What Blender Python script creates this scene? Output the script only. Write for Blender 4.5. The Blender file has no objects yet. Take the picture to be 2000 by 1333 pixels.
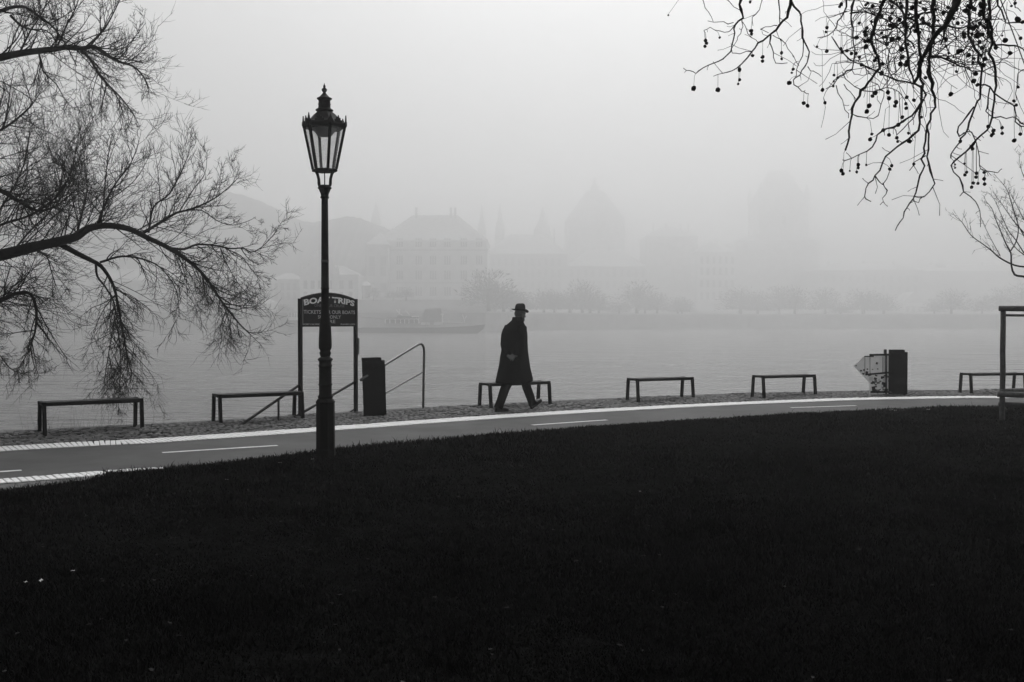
import bpy, bmesh, math, random
import numpy as np
from mathutils import Vector, Matrix

R = math.radians
rng = random.Random(7)
nrg = np.random.default_rng(11)
scene = bpy.context.scene
col = scene.collection

# ------------------------------------------------------------------ camera
F_PX, CX, CY, CAM_H = 2000.0, 1000.0, 666.5, 1.5
TILT = math.atan((CY - 628.0) / F_PX)
cam_data = bpy.data.cameras.new("camera")
cam_data.sensor_width = 36.0
cam_data.lens = 36.0
cam_data.clip_start = 0.05
cam_data.clip_end = 6000.0
cam = bpy.data.objects.new("camera", cam_data)
cam.location = (0, 0, CAM_H)
cam.rotation_euler = (R(90) - TILT, 0, 0)
col.objects.link(cam)
scene.camera = cam

# ------------------------------------------------------------------ sky, sun, exposure
SUN_EL, SUN_AZ = 57.0, 12.0  # azimuth measured from +Y towards +X
world = bpy.data.worlds.new("World")
scene.world = world
world.use_nodes = True
wn, wl = world.node_tree.nodes, world.node_tree.links
wn.clear()
sky = wn.new("ShaderNodeTexSky")
sky.sky_type = 'NISHITA'
sky.sun_disc = False
sky.sun_elevation = R(SUN_EL)
sky.sun_rotation = R(SUN_AZ)
sky.air_density = 1.0
sky.dust_density = 10.0
sky.ozone_density = 1.0
bw = wn.new("ShaderNodeRGBToBW")     # black-and-white photograph
bg = wn.new("ShaderNodeBackground")
bg.inputs["Strength"].default_value = 0.10
wo = wn.new("ShaderNodeOutputWorld")
wl.new(sky.outputs[0], bw.inputs[0])
wl.new(bw.outputs[0], bg.inputs[0])
wl.new(bg.outputs[0], wo.inputs[0])

sun_data = bpy.data.lights.new("sun", 'SUN')
sun_data.energy = 0.5
sun_data.angle = R(30)
sun = bpy.data.objects.new("sun", sun_data)
az, el = R(SUN_AZ), R(SUN_EL)
to_sun = Vector((math.sin(az) * math.cos(el), math.cos(az) * math.cos(el), math.sin(el)))
sun.rotation_euler = to_sun.to_track_quat('Z', 'Y').to_euler()
sun.location = (0, 0, 120)
col.objects.link(sun)

vs = scene.view_settings
vs.view_transform = 'Standard'
vs.look = 'None'
vs.gamma = 1.0
vs.exposure = 0.20
scene.cycles.volume_bounces = 3
scene.cycles.max_bounces = 8
scene.cycles.diffuse_bounces = 2
scene.cycles.glossy_bounces = 3
scene.cycles.transparent_max_bounces = 16
scene.cycles.caustics_reflective = False
scene.cycles.caustics_refractive = False
FOG = 0.0023

# ------------------------------------------------------------------ helpers
FWD = Vector((0, math.cos(TILT), -math.sin(TILT)))
UPV = Vector((0, math.sin(TILT), math.cos(TILT)))
def ray(x, y):
    return FWD * F_PX + Vector((1, 0, 0)) * (x - CX) + UPV * (CY - y)
def at(x, y, Y):
    """a point seen in the photograph at (x, y), standing Y metres away"""
    d = ray(x, y)
    return Vector((0, 0, CAM_H)) + d * (Y / d.y)
def gnd(x, y, z=0.0):
    d = ray(x, y)
    return Vector((0, 0, CAM_H)) + d * ((z - CAM_H) / d.z)

def mat(name, base, rough=0.8, spec=0.3, noise=None, bump=None, metal=0.0, coord='Object'):
    """grey procedural material; noise=(scale, amount[, detail]), bump=(scale, strength, distance)"""
    m = bpy.data.materials.new(name)
    m.use_nodes = True
    nt = m.node_tree
    b = nt.nodes["Principled BSDF"]
    b.inputs["Base Color"].default_value = (base, base, base, 1)
    b.inputs["Roughness"].default_value = rough
    b.inputs["Specular IOR Level"].default_value = spec
    b.inputs["Metallic"].default_value = metal
    tc = nt.nodes.new("ShaderNodeTexCoord")
    if noise:
        n = nt.nodes.new("ShaderNodeTexNoise")
        n.inputs["Scale"].default_value = noise[0]
        n.inputs["Detail"].default_value = noise[2] if len(noise) > 2 else 5
        n.inputs["Roughness"].default_value = 0.65
        r = nt.nodes.new("ShaderNodeValToRGB")
        lo, hi = base * (1 - noise[1]), base * (1 + noise[1])
        r.color_ramp.elements[0].position = 0.3
        r.color_ramp.elements[1].position = 0.7
        r.color_ramp.elements[0].color = (lo, lo, lo, 1)
        r.color_ramp.elements[1].color = (hi, hi, hi, 1)
        nt.links.new(tc.outputs[coord], n.inputs["Vector"])
        nt.links.new(n.outputs["Fac"], r.inputs[0])
        nt.links.new(r.outputs[0], b.inputs["Base Color"])
    if bump:
        n = nt.nodes.new("ShaderNodeTexNoise")
        n.inputs["Scale"].default_value = bump[0]
        n.inputs["Detail"].default_value = 6
        bp = nt.nodes.new("ShaderNodeBump")
        bp.inputs["Strength"].default_value = bump[1]
        bp.inputs["Distance"].default_value = bump[2]
        nt.links.new(tc.outputs[coord], n.inputs["Vector"])
        nt.links.new(n.outputs["Fac"], bp.inputs["Height"])
        nt.links.new(bp.outputs[0], b.inputs["Normal"])
    return m

class MB:
    """collects geometry, then links it as one mesh object"""
    def __init__(self):
        self.v, self.f, self.smooth = [], [], []
    def add(self, verts, faces, smooth=False):
        o = len(self.v)
        self.v.extend([tuple(p) for p in verts])
        self.f.extend([tuple(o + i for i in f) for f in faces])
        self.smooth.extend([smooth] * len(faces))
        return self
    def box(self, c, s, rz=0.0, taper=1.0, m=None):
        hx, hy, hz = s[0] / 2, s[1] / 2, s[2] / 2
        vs_ = []
        for z, k in ((-hz, 1.0), (hz, taper)):
            for x, y in ((-hx, -hy), (hx, -hy), (hx, hy), (-hx, hy)):
                vs_.append(Vector((x * k, y * k, z)))
        M = Matrix.Translation(Vector(c)) @ (m if m else Matrix.Rotation(rz, 4, 'Z'))
        vs_ = [M @ p for p in vs_]
        return self.add(vs_, [(3, 2, 1, 0), (4, 5, 6, 7), (0, 1, 5, 4), (1, 2, 6, 5), (2, 3, 7, 6), (3, 0, 4, 7)])
    def beam(self, a, b, w, h, up=Vector((0, 0, 1))):
        a, b = Vector(a), Vector(b)
        d = (b - a)
        L = d.length
        z = d.normalized()
        x = up.cross(z)
        if x.length < 1e-4:
            x = Vector((1, 0, 0)).cross(z)
        x.normalize()
        y = z.cross(x)
        M = Matrix((x, y, z)).transposed().to_4x4()
        return self.box((a + b) / 2, (w, h, L), m=M)
    def tube(self, pts, rad, n=6, cap=True, smooth=True):
        pts = [Vector(p) for p in pts]
        k = len(pts)
        if not hasattr(rad, '__len__'):
            rad = [rad] * k
        vs_, fs_ = [], []
        t0 = (pts[1] - pts[0]).normalized()
        u = t0.orthogonal().normalized()
        for i, p in enumerate(pts):
            t = (pts[min(i + 1, k - 1)] - pts[max(i - 1, 0)])
            t = t.normalized() if t.length > 1e-9 else t0
            u = u - t * u.dot(t)
            if u.length < 1e-5:
                u = t.orthogonal()
            u.normalize()
            w = t.cross(u)
            for j in range(n):
                a = 2 * math.pi * j / n
                vs_.append(p + (u * math.cos(a) + w * math.sin(a)) * rad[i])
        for i in range(k - 1):
            for j in range(n):
                j2 = (j + 1) % n
                fs_.append((i * n + j, i * n + j2, (i + 1) * n + j2, (i + 1) * n + j))
        if cap:
            fs_.append(tuple(range(n))[::-1])
            fs_.append(tuple((k - 1) * n + j for j in range(n)))
        return self.add(vs_, fs_, smooth)
    def lathe(self, prof, n=24, c=(0, 0, 0), rot=0.0, smooth=True, sx=1.0, sy=1.0):
        vs_, fs_ = [], []
        for r, z in prof:
            for j in range(n):
                a = 2 * math.pi * j / n + rot
                vs_.append((c[0] + r * math.cos(a) * sx, c[1] + r * math.sin(a) * sy, c[2] + z))
        k = len(prof)
        for i in range(k - 1):
            for j in range(n):
                j2 = (j + 1) % n
                fs_.append((i * n + j, i * n + j2, (i + 1) * n + j2, (i + 1) * n + j))
        fs_.append(tuple(range(n))[::-1])
        fs_.append(tuple((k - 1) * n + j for j in range(n)))
        return self.add(vs_, fs_, smooth)
    def prism(self, poly, vec):
        """closed outline swept along vec"""
        vec = Vector(vec)
        a = [Vector(p) for p in poly]
        n = len(a)
        fs_ = [tuple(range(n))[::-1], tuple(range(n, 2 * n))]
        for i in range(n):
            j = (i + 1) % n
            fs_.append((i, j, n + j, n + i))
        return self.add(a + [p + vec for p in a], fs_)
    def mesh(self, name):
        me = bpy.data.meshes.new(name)
        me.from_pydata(self.v, [], self.f)
        me.polygons.foreach_set("use_smooth", self.smooth)
        me.update()
        return me
    def build(self, name, material, parent=None, **kw):
        return link(name, self.mesh(name), material, parent, **kw)

def link(name, me, material, parent=None, loc=None, rz=None):
    if material is not None and len(me.materials) == 0:
        me.materials.append(material)
    o = bpy.data.objects.new(name, me)
    col.objects.link(o)
    if parent is not None:
        o.parent = parent
    if loc is not None:
        o.location = loc
    if rz is not None:
        o.rotation_euler = (0, 0, rz)
    return o
def tag(o, label=None, cat=None, group=None, kind=None):
    if label: o["label"] = label
    if cat: o["category"] = cat
    if group: o["group"] = group
    if kind: o["kind"] = kind
    return o
def empty(name, loc=(0, 0, 0), rz=0.0):
    o = bpy.data.objects.new(name, None)
    o.location = loc
    o.rotation_euler = (0, 0, rz)
    o.empty_display_size = 0.2
    col.objects.link(o)
    return o
def copy_tree(o, parent=None):
    c = o.copy()
    col.objects.link(c)
    c.parent = parent
    for ch in list(o.children):
        copy_tree(ch, c)
    return c
def smoothcurve(pts, step=0.25):
    """Catmull-Rom through 2-D points, resampled"""
    P = [np.array(p, float) for p in pts]
    P = [2 * P[0] - P[1]] + P + [2 * P[-1] - P[-2]]
    out = []
    for i in range(1, len(P) - 2):
        for t in np.linspace(0, 1, 24, endpoint=False):
            a, b, c, d = P[i - 1], P[i], P[i + 1], P[i + 2]
            out.append(0.5 * ((2 * b) + (c - a) * t + (2 * a - 5 * b + 4 * c - d) * t * t + (-a + 3 * b - 3 * c + d) * t ** 3))
    out.append(P[-2])
    out = np.array(out)
    s = np.concatenate([[0], np.cumsum(np.linalg.norm(np.diff(out, axis=0), axis=1))])
    q = np.arange(0, s[-1], step)
    return np.stack([np.interp(q, s, out[:, 0]), np.interp(q, s, out[:, 1])], 1)

# ------------------------------------------------------------------ materials
M = dict(
    asphalt=mat("asphalt", 0.060, 0.8, 0.25, (0.9, 0.38, 12), (90, 0.5, 0.004)),
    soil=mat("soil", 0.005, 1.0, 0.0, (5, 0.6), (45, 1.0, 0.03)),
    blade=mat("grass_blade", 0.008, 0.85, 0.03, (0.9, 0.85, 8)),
    cobble=mat("cobble", 0.095, 0.7, 0.25, (7, 0.6), (60, 0.4, 0.004)),
    joint=mat("joint", 0.03, 1.0, 0.05, (20, 0.4)),
    paver=mat("pale_paver", 0.72, 0.75, 0.2, (9, 0.22), (70, 0.4, 0.003)),
    paint=mat("road_paint", 0.6, 0.7, 0.3, (14, 0.25)),
    quay=mat("quay_stone", 0.12, 0.9, 0.2, (2, 0.4), (8, 0.5, 0.03)),
    iron=mat("black_iron", 0.006, 0.6, 0.10, (25, 0.3), (80, 0.25, 0.002)),
    steel=mat("galvanised_steel", 0.16, 0.45, 0.5, (30, 0.25), None, 0.6),
    dark_steel=mat("dark_steel", 0.010, 0.55, 0.15, (30, 0.3)),
    wood=mat("weathered_wood", 0.11, 0.85, 0.2, (16, 0.35), (40, 0.4, 0.004)),
    bark=mat("bark", 0.016, 0.9, 0.1, (12, 0.4), (30, 0.6, 0.01)),
    twig=mat("twig", 0.012, 0.85, 0.1),
    seed=mat("seed_ball", 0.012, 0.95, 0.05, (60, 0.4), (220, 0.8, 0.002)),
    cloth=mat("black_wool", 0.005, 0.95, 0.05, (60, 0.3), (120, 0.3, 0.003)),
    trouser=mat("dark_trouser", 0.008, 0.95, 0.05, (60, 0.3)),
    felt=mat("grey_felt", 0.035, 0.9, 0.1, (50, 0.3)),
    felt_band=mat("felt_band", 0.008, 0.8, 0.1),
    skin=mat("skin", 0.15, 0.6, 0.3, (40, 0.15)),
    hair=mat("grey_hair", 0.10, 0.8, 0.2, (90, 0.4)),
    leather=mat("black_leather", 0.02, 0.5, 0.3, (30, 0.2)),
    sign_board=mat("sign_board", 0.012, 0.7, 0.15, (12, 0.3)),
    sign_text=mat("sign_text", 0.88, 0.7, 0.2, (40, 0.15)),
    sign_text_dim=mat("sign_text_dim", 0.55, 0.7, 0.2, (40, 0.2)),
    sign_text_grey=mat("sign_text_grey", 0.22, 0.7, 0.2),
)

# ------------------------------------------------------------------ the bank: path curves on the ground
# reference curve: where the asphalt meets the pale band on the river side
CURVE = smoothcurve([(-34, -9), (-22, -0.2), (-12, 7.5), (-5.95, 11.70), (-4.44, 12.55), (-2.75, 13.76), (-0.80, 15.28), (0.99, 16.55), (3.76, 18.15),
                     (6.18, 19.25), (7.9, 19.72), (9.93, 19.95), (16, 19.9), (28, 18.5), (48, 14)], 0.10)
TAN = np.gradient(CURVE, axis=0)
TAN /= np.linalg.norm(TAN, axis=1)[:, None]
NRM = np.stack([-TAN[:, 1], TAN[:, 0]], 1)            # towards the river
def off(d):
    d = d[:, None] if hasattr(d, '__len__') else d
    return CURVE + NRM * d
BAND_W, VERGE_W = 0.48, 1.95
SIDX = np.arange(len(CURVE))
X_OF = CURVE[:, 0]
# asphalt width as seen: narrower on the left where the lower band lies
ASPH_W = np.interp(X_OF, [-8, -5.5, -4, -2.75, -0.8, 1, 3.7, 6.2, 9.9], [2.05, 2.0, 1.9, 1.85, 1.8, 1.85, 1.9, 1.95, 1.95])
LOW_W = np.interp(X_OF, [-40, -8, -6.25, -5.7, -5.1, -4.5, -3.8, -3.0], [1.25, 1.25, 1.1, 0.92, 0.62, 0.40, 0.18, 0.0])   # lower pale band + gutter showing before the lawn covers it
jit = np.convolve(nrg.normal(0, 1, len(CURVE)), np.ones(9) / 3, 'same') * 0.02
LAWN = -(ASPH_W + LOW_W + jit)

def strip(name, d0, d1, z0, z1, m, i0=0, i1=None, nx=1, **kw):
    i1 = i1 if i1 is not None else len(CURVE)
    a = off(d0 if hasattr(d0, '__len__') else np.full(len(CURVE), d0))[i0:i1]
    b = off(d1 if hasattr(d1, '__len__') else np.full(len(CURVE), d1))[i0:i1]
    k = len(a)
    vs_, fs_ = [], []
    for i in range(k):
        for j in range(nx + 1):
            t = j / nx
            p = a[i] * (1 - t) + b[i] * t
            vs_.append((p[0], p[1], z0 * (1 - t) + z1 * t))
    w = nx + 1
    for i in range(k - 1):
        for j in range(nx):
            fs_.append((i * w + j, (i + 1) * w + j, (i + 1) * w + j + 1, i * w + j + 1))
    return MB().add(vs_, fs_).build(name, m, **kw)

# ground under the park, one sheet on the near bank (edge follows the quay)
edge = off(VERGE_W + BAND_W + 0.28)
poly = [(p[0], p[1], -0.06) for p in edge[::5]] + [(48, -120, -0.06), (-120, -120, -0.06), (-120, -40, -0.06)]
bm = bmesh.new()
bvs = [bm.verts.new(p) for p in poly]
bm.faces.new(bvs)
bmesh.ops.triangulate(bm, faces=bm.faces[:])
me = bpy.data.meshes.new("ground")
bm.to_mesh(me); bm.free()
if me.polygons[0].normal.z < 0:
    me.flip_normals()
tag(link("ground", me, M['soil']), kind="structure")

path = strip("cycle_path", -(ASPH_W + 0.30), 0.0, -0.004, 0.0, M['asphalt'], nx=4)
tag(path, kind="structure")
# painted centre dashes: 1.35 m long, 4 m apart
s_of = SIDX * 0.10
def idx_near(x, y, d):
    q = off(d)
    return int(np.argmin((q[:, 0] - x) ** 2 + (q[:, 1] - y) ** 2))
def dash(p0, p1):
    a, b = gnd(*p0), gnd(*p1)
    d = Vector((b.x - a.x, b.y - a.y, 0)); n = Vector((-d.y, d.x, 0)).normalized() * 0.045
    n_ = 12
    vs_, fs_ = [], []
    for i in range(n_ + 1):
        c = a.lerp(b, i / n_)
        for s in (-1, 1):
            w = 1 + rng.uniform(-0.14, 0.1)
            vs_.append((c.x + n.x * s * w, c.y + n.y * s * w, 0.004))
    for i in range(n_):
        fs_.append((2 * i, 2 * i + 2, 2 * i + 3, 2 * i + 1))
    o = MB().add(vs_, fs_).build("dash_marking", M['paint'], path)
    return o
dash((317, 885), (542, 871)); dash((1040, 831), (1185, 821)); dash((1545, 797), (1672, 793)); dash((-130, 931), (42, 919.5))

# pale paver bands: every block its own piece, bedded in a dark joint
def paver_band(name, s0, s1, d0, width, pitch, zt, m):
    base = strip(name, d0 - 0.0, d0 + width, zt - 0.009, zt - 0.009, M['joint'])
    tag(base, kind="structure")
    bx = MB()
    hx, hy = (pitch - 0.006) / 2, width / 2 - 0.006
    z0, z1 = -0.04, 0.0
    c = 0.006
    vs_ = [(-hx, -hy, z0), (hx, -hy, z0), (hx, hy, z0), (-hx, hy, z0), (-hx, -hy, z1 - c), (hx, -hy, z1 - c), (hx, hy, z1 - c), (-hx, hy, z1 - c),
           (-hx + c, -hy + c, z1), (hx - c, -hy + c, z1), (hx - c, hy - c, z1), (-hx + c, hy - c, z1)]
    fs_ = [(8, 9, 10, 11)] + [(i, (i + 1) % 4, 4 + (i + 1) % 4, 4 + i) for i in range(4)] + [(4 + i, 4 + (i + 1) % 4, 8 + (i + 1) % 4, 8 + i) for i in range(4)]
    me = bx.add(vs_, fs_).mesh("paving_block")
    me.materials.append(m)
    q = off(np.full(len(CURVE), d0 + width / 2) if not hasattr(d0, '__len__') else d0 + width / 2)
    ds = np.linalg.norm(np.diff(q, axis=0), axis=1)
    S = np.concatenate([[0], np.cumsum(ds)])
    a = S[np.argmin(np.abs(q[:, 0] - s0))]
    b = S[np.argmin(np.abs(q[:, 0] - s1))]
    k = 0
    s = a
    rest = MB()
    while s < b:
        x, y = np.interp(s, S, q[:, 0]), np.interp(s, S, q[:, 1])
        tx, ty = np.interp(s + .05, S, q[:, 0]) - x, np.interp(s + .05, S, q[:, 1]) - y
        if k >= 300:
            Mx = Matrix.Translation((x, y, zt + rng.uniform(-0.004, 0.004))) @ Matrix.Rotation(math.atan2(ty, tx), 4, 'Z')
            rest.add([Mx @ Vector(v) for v in vs_], fs_)
            s += pitch
            continue
        o = bpy.data.objects.new("paving_block", me)
        col.objects.link(o)
        o.parent = base
        o.location = (x, y, zt + rng.uniform(-0.002, 0.002))
        o.rotation_euler = (rng.uniform(-.006, .006), rng.uniform(-.010, .010), math.atan2(ty, tx) + rng.uniform(-.010, .010))
        s += pitch
        k += 1
    if rest.v:
        tag(rest.build("far_paving_blocks", m, base), kind="stuff")
    return base
paver_band("pale_kerb_band", -7.6, 13.2, 0.0, BAND_W, 0.062, 0.012, M['paver'])
paver_band("lower_kerb_band", -7.6, -3.55, -(ASPH_W + 0.58), 0.30, 0.062, 0.010, M['paver'])
# narrow gutter slab between lower band and lawn
tag(strip("gutter_strip", -(ASPH_W + 1.4), -(ASPH_W + 0.58), -0.02, -0.004, mat("gutter_concrete", 0.12, 0.9, 0.2, (6, 0.5), (40, 0.4, 0.005)), nx=2), kind="structure")

# cobbled verge with quay edge
verge = strip("cobbled_verge", BAND_W, BAND_W + VERGE_W + 0.30, -0.035, -0.05, M['joint'], nx=2)
tag(verge, kind="structure")
cb = MB()
sel = np.where((CURVE[:, 0] > -11) & (CURVE[:, 0] < 15))[0]
und = lambda x, y: 0.012 * math.sin(x * 2.1 + 1.3 * y) + 0.01 * math.sin(3.7 * x - 2.2 * y)
row = 0
d = BAND_W + 0.05
while d < BAND_W + VERGE_W + 0.02:
    q = off(d)
    S = np.concatenate([[0], np.cumsum(np.linalg.norm(np.diff(q, axis=0), axis=1))])
    s = S[sel[0]] + (0.05 if row % 2 else 0)
    while s < S[sel[-1]]:
        w = rng.uniform(0.075, 0.115)
        x, y = np.interp(s, S, q[:, 0]), np.interp(s, S, q[:, 1])
        ang = math.atan2(np.interp(s + .1, S, q[:, 1]) - y, np.interp(s + .1, S, q[:, 0]) - x) + rng.uniform(-.2, .2)
        hz = und(x, y) + rng.uniform(-0.012, 0.014)
        hw, hd = w / 2 - 0.007, rng.uniform(0.038, 0.046)
        ca, sa = math.cos(ang), math.sin(ang)
        vs_ = []
        for zz, k in ((-0.06, 1.0), (hz - 0.012, 1.0), (hz, 0.62)):
            for ux, uy in ((-1, -1), (1, -1), (1, 1), (-1, 1)):
                px, py = ux * hw * k, uy * hd * k
                vs_.append((x + px * ca - py * sa, y + px * sa + py * ca, zz + rng.uniform(-.003, .003)))
        cb.add(vs_, [(8, 9, 10, 11)] + [(i, (i + 1) % 4, 4 + (i + 1) % 4, 4 + i) for i in range(4)] + [(4 + i, 4 + (i + 1) % 4, 8 + (i + 1) % 4, 8 + i) for i in range(4)])
        s += w
    d += 0.097
    row += 1
tag(cb.build("cobbles", M['cobble'], verge), kind="stuff")
# quay wall down to the water
qw = MB()
e0 = off(VERGE_W + BAND_W + 0.02)[::6]
e1 = off(VERGE_W + BAND_W + 0.30)[::6]
vs_, fs_ = [], []
for a, b in zip(e0, e1):
    vs_ += [(a[0], a[1], -0.012), (b[0], b[1], -0.02), (b[0], b[1], -4.4)]
for i in range(len(e0) - 1):
    fs_ += [(3 * i, 3 * i + 3, 3 * i + 4, 3 * i + 1), (3 * i + 1, 3 * i + 4, 3 * i + 5, 3 * i + 2)]
qw.add(vs_, fs_)
tag(qw.build("quay_wall", M['quay']), "dark stone quay wall dropping from the cobbled verge to the river", "quay wall", kind="structure")

# ------------------------------------------------------------------ lawn
lawn_pts = off(LAWN)
poly = [(p[0], p[1], 0.012) for p in lawn_pts[::2]] + [(48, -120, 0.012), (-120, -120, 0.012), (-110, -60, 0.012)]
bm = bmesh.new()
bm.faces.new([bm.verts.new(p) for p in poly])
bmesh.ops.triangulate(bm, faces=bm.faces[:])
me = bpy.data.meshes.new("lawn")
bm.to_mesh(me); bm.free()
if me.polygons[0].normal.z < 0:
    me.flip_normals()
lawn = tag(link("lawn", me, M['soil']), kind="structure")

def lawn_y(x):
    return np.interp(x, lawn_pts[:, 0], lawn_pts[:, 1])
def make_grass(n):
    u = nrg.random(n)
    Y = 3.4 * (19.0 / 3.4) ** (u ** 0.92)                    # denser close by
    X = (nrg.random(n) * 2 - 1) * (Y * 0.66 + 0.9)
    patch = np.sin(X * 1.3 + 2.0 * np.sin(Y * .8)) * np.sin(Y * 1.7 + 1.5 * np.sin(X * .9 + 1)) + .5 * np.sin(X * 4.1 + Y * 2.9) * np.sin(Y * 3.7 - X)
    ok = (Y < lawn_y(X) + nrg.normal(0.02, 0.045, n)) & (nrg.random(n) < np.clip(.8 + .5 * patch, .3, 1))
    X, Y = X[ok], Y[ok]
    # extra tufts along the edge of the path
    m = 26000
    ii = nrg.integers(0, len(lawn_pts), m)
    e = lawn_pts[ii] - NRM[ii] * (np.abs(nrg.normal(0, 0.10, m))[:, None] - 0.03)
    X = np.concatenate([X, e[:, 0] + nrg.normal(0, .04, m)])
    Y = np.concatenate([Y, e[:, 1] + nrg.normal(0, .04, m)])
    k = len(X)
    clump = 0.5 + 0.5 * np.sin(X * 3.1 + np.sin(Y * 2.3) * 1.7) * np.sin(Y * 2.7 + np.sin(X * 1.9) * 2.1)
    big = 0.5 + 0.5 * np.sin(X * 0.9 + 1.0 + np.sin(Y * 0.7)) * np.sin(Y * 1.1 + 0.4)
    h = (0.010 + 0.014 * clump + 0.020 * big) * nrg.uniform(0.5, 1.5, k) * (1 + .9 * (nrg.random(k) < .04))
    w = nrg.uniform(0.0016, 0.0032, k) * (1 + 0.05 * Y)
    a = nrg.uniform(0, 2 * np.pi, k)
    lean = nrg.uniform(0.15, 0.95, k) * h
    la = nrg.uniform(0, 2 * np.pi, k)
    z0 = np.full(k, 0.008)
    dx, dy = np.cos(a) * w, np.sin(a) * w
    lx, ly = np.cos(la) * lean, np.sin(la) * lean
    V = np.empty((k, 5, 3))
    V[:, 0] = np.stack([X - dx, Y - dy, z0], 1)
    V[:, 1] = np.stack([X + dx, Y + dy, z0], 1)
    V[:, 2] = np.stack([X + dx * .8 + lx * .35, Y + dy * .8 + ly * .35, z0 + h * .6], 1)
    V[:, 3] = np.stack([X - dx * .8 + lx * .35, Y - dy * .8 + ly * .35, z0 + h * .6], 1)
    V[:, 4] = np.stack([X + lx, Y + ly, z0 + h], 1)
    base = (np.arange(k) * 5)[:, None]
    quads = base + np.array([[0, 1, 2, 3]])
    tris = base + np.array([[3, 2, 4]])
    loops = np.concatenate([quads, tris], 1).ravel()
    me = bpy.data.meshes.new("grass")
    me.vertices.add(k * 5)
    me.vertices.foreach_set("co", V.ravel())
    me.loops.add(len(loops))
    me.loops.foreach_set("vertex_index", loops.astype(np.int32))
    me.polygons.add(2 * k)
    st = np.empty(2 * k, np.int32)
    st[0::2] = np.arange(k) * 7
    st[1::2] = np.arange(k) * 7 + 4
    me.polygons.foreach_set("loop_start", st)
    me.update(calc_edges=True)
    return me
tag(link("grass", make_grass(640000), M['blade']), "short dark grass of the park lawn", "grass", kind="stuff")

# dead leaves and crumbs lying about on lawn, path and verge
def leaf_litter(n):
    mb = MB()
    lr = random.Random(33)
    for _ in range(n):
        y = 4.0 * (20.5 / 4.0) ** lr.random()
        x = lr.uniform(-1, 1) * y * .52
        on_lawn = y < float(lawn_y(x))
        dq = np.hypot(CURVE[:, 0] - x, CURVE[:, 1] - y)
        i = int(np.argmin(dq))
        side = (x - CURVE[i, 0]) * NRM[i, 0] + (y - CURVE[i, 1]) * NRM[i, 1]
        if side > BAND_W + VERGE_W - .1: continue
        if not on_lawn and lr.random() < .55: continue
        z = .032 if on_lawn else (.010 if side < 0 else .028)
        s = lr.uniform(.008, .020)
        a = lr.uniform(0, 6.28)
        ca, sa = math.cos(a), math.sin(a)
        pts = [(-1, 0, 0), (-.3, -.55, .35), (.6, -.4, .1), (1, 0, .3), (.5, .5, .45), (-.4, .5, .15)]
        mb.add([(x + s * (u * ca - v * sa), y + s * (u * sa + v * ca), z + w * s * .6) for u, v, w in pts], [(0, 1, 2, 5), (2, 3, 4, 5)])
    return mb
tag(leaf_litter(180).build("leaves", mat("litter_leaf", .011, .8, .15, (3, .7))), "scattered small dead leaves on lawn and path", "leaves", kind="stuff")

# ------------------------------------------------------------------ river
WATER_Z = -3.6
wm = bpy.data.materials.new("river_water")
wm.use_nodes = True
nt = wm.node_tree
b = nt.nodes["Principled BSDF"]
b.inputs["Base Color"].default_value = (0.018, 0.018, 0.018, 1)
b.inputs["Roughness"].default_value = 0.12
b.inputs["IOR"].default_value = 1.333
tc = nt.nodes.new("ShaderNodeTexCoord")
prev = None
for sc_, st, dist, stretch in ((0.5, 1.0, 0.50, 1.0), (1.9, 0.9, 0.16, 1.0), (0.05, 0.6, 1.4, 1.0), (0.17, 1.0, 1.6, 1.0)):
    mp = nt.nodes.new("ShaderNodeMapping")
    mp.inputs["Scale"].default_value = (0.55, 1.25, 1)
    n = nt.nodes.new("ShaderNodeTexNoise")
    n.inputs["Scale"].default_value = sc_
    n.inputs["Detail"].default_value = 4
    bp = nt.nodes.new("ShaderNodeBump")
    bp.inputs["Strength"].default_value = st
    bp.inputs["Distance"].default_value = dist
    nt.links.new(tc.outputs["Object"], mp.inputs[0])
    nt.links.new(mp.outputs[0], n.inputs["Vector"])
    nt.links.new(n.outputs["Fac"], bp.inputs["Height"])
    if prev is not None:
        nt.links.new(prev.outputs[0], bp.inputs["Normal"])
    prev = bp
nt.links.new(prev.outputs[0], b.inputs["Normal"])
wt = MB().add([(-1400, -200, WATER_Z), (1400, -200, WATER_Z), (1400, 1400, WATER_Z), (-1400, 1400, WATER_Z)], [(0, 1, 2, 3)])
tag(wt.build("river_water", wm), kind="structure")

# ------------------------------------------------------------------ haze
hz = bpy.data.materials.new("haze")
hz.use_nodes = True
nt = hz.node_tree
nt.nodes.clear()
pv = nt.nodes.new("ShaderNodeVolumePrincipled")
pv.inputs["Color"].default_value = (0.97, 0.97, 0.97, 1)
pv.inputs["Density"].default_value = FOG
pv.inputs["Anisotropy"].default_value = 0.73
mo = nt.nodes.new("ShaderNodeOutputMaterial")
nt.links.new(pv.outputs[0], mo.inputs["Volume"])
HAZE_TOP = 188.0
hb = MB().box((0, 600, (HAZE_TOP - 5.0) / 2), (2900, 1700, HAZE_TOP + 5.0))
tag(hb.build("haze", hz), "pale grey river fog", "haze", kind="stuff")

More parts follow.
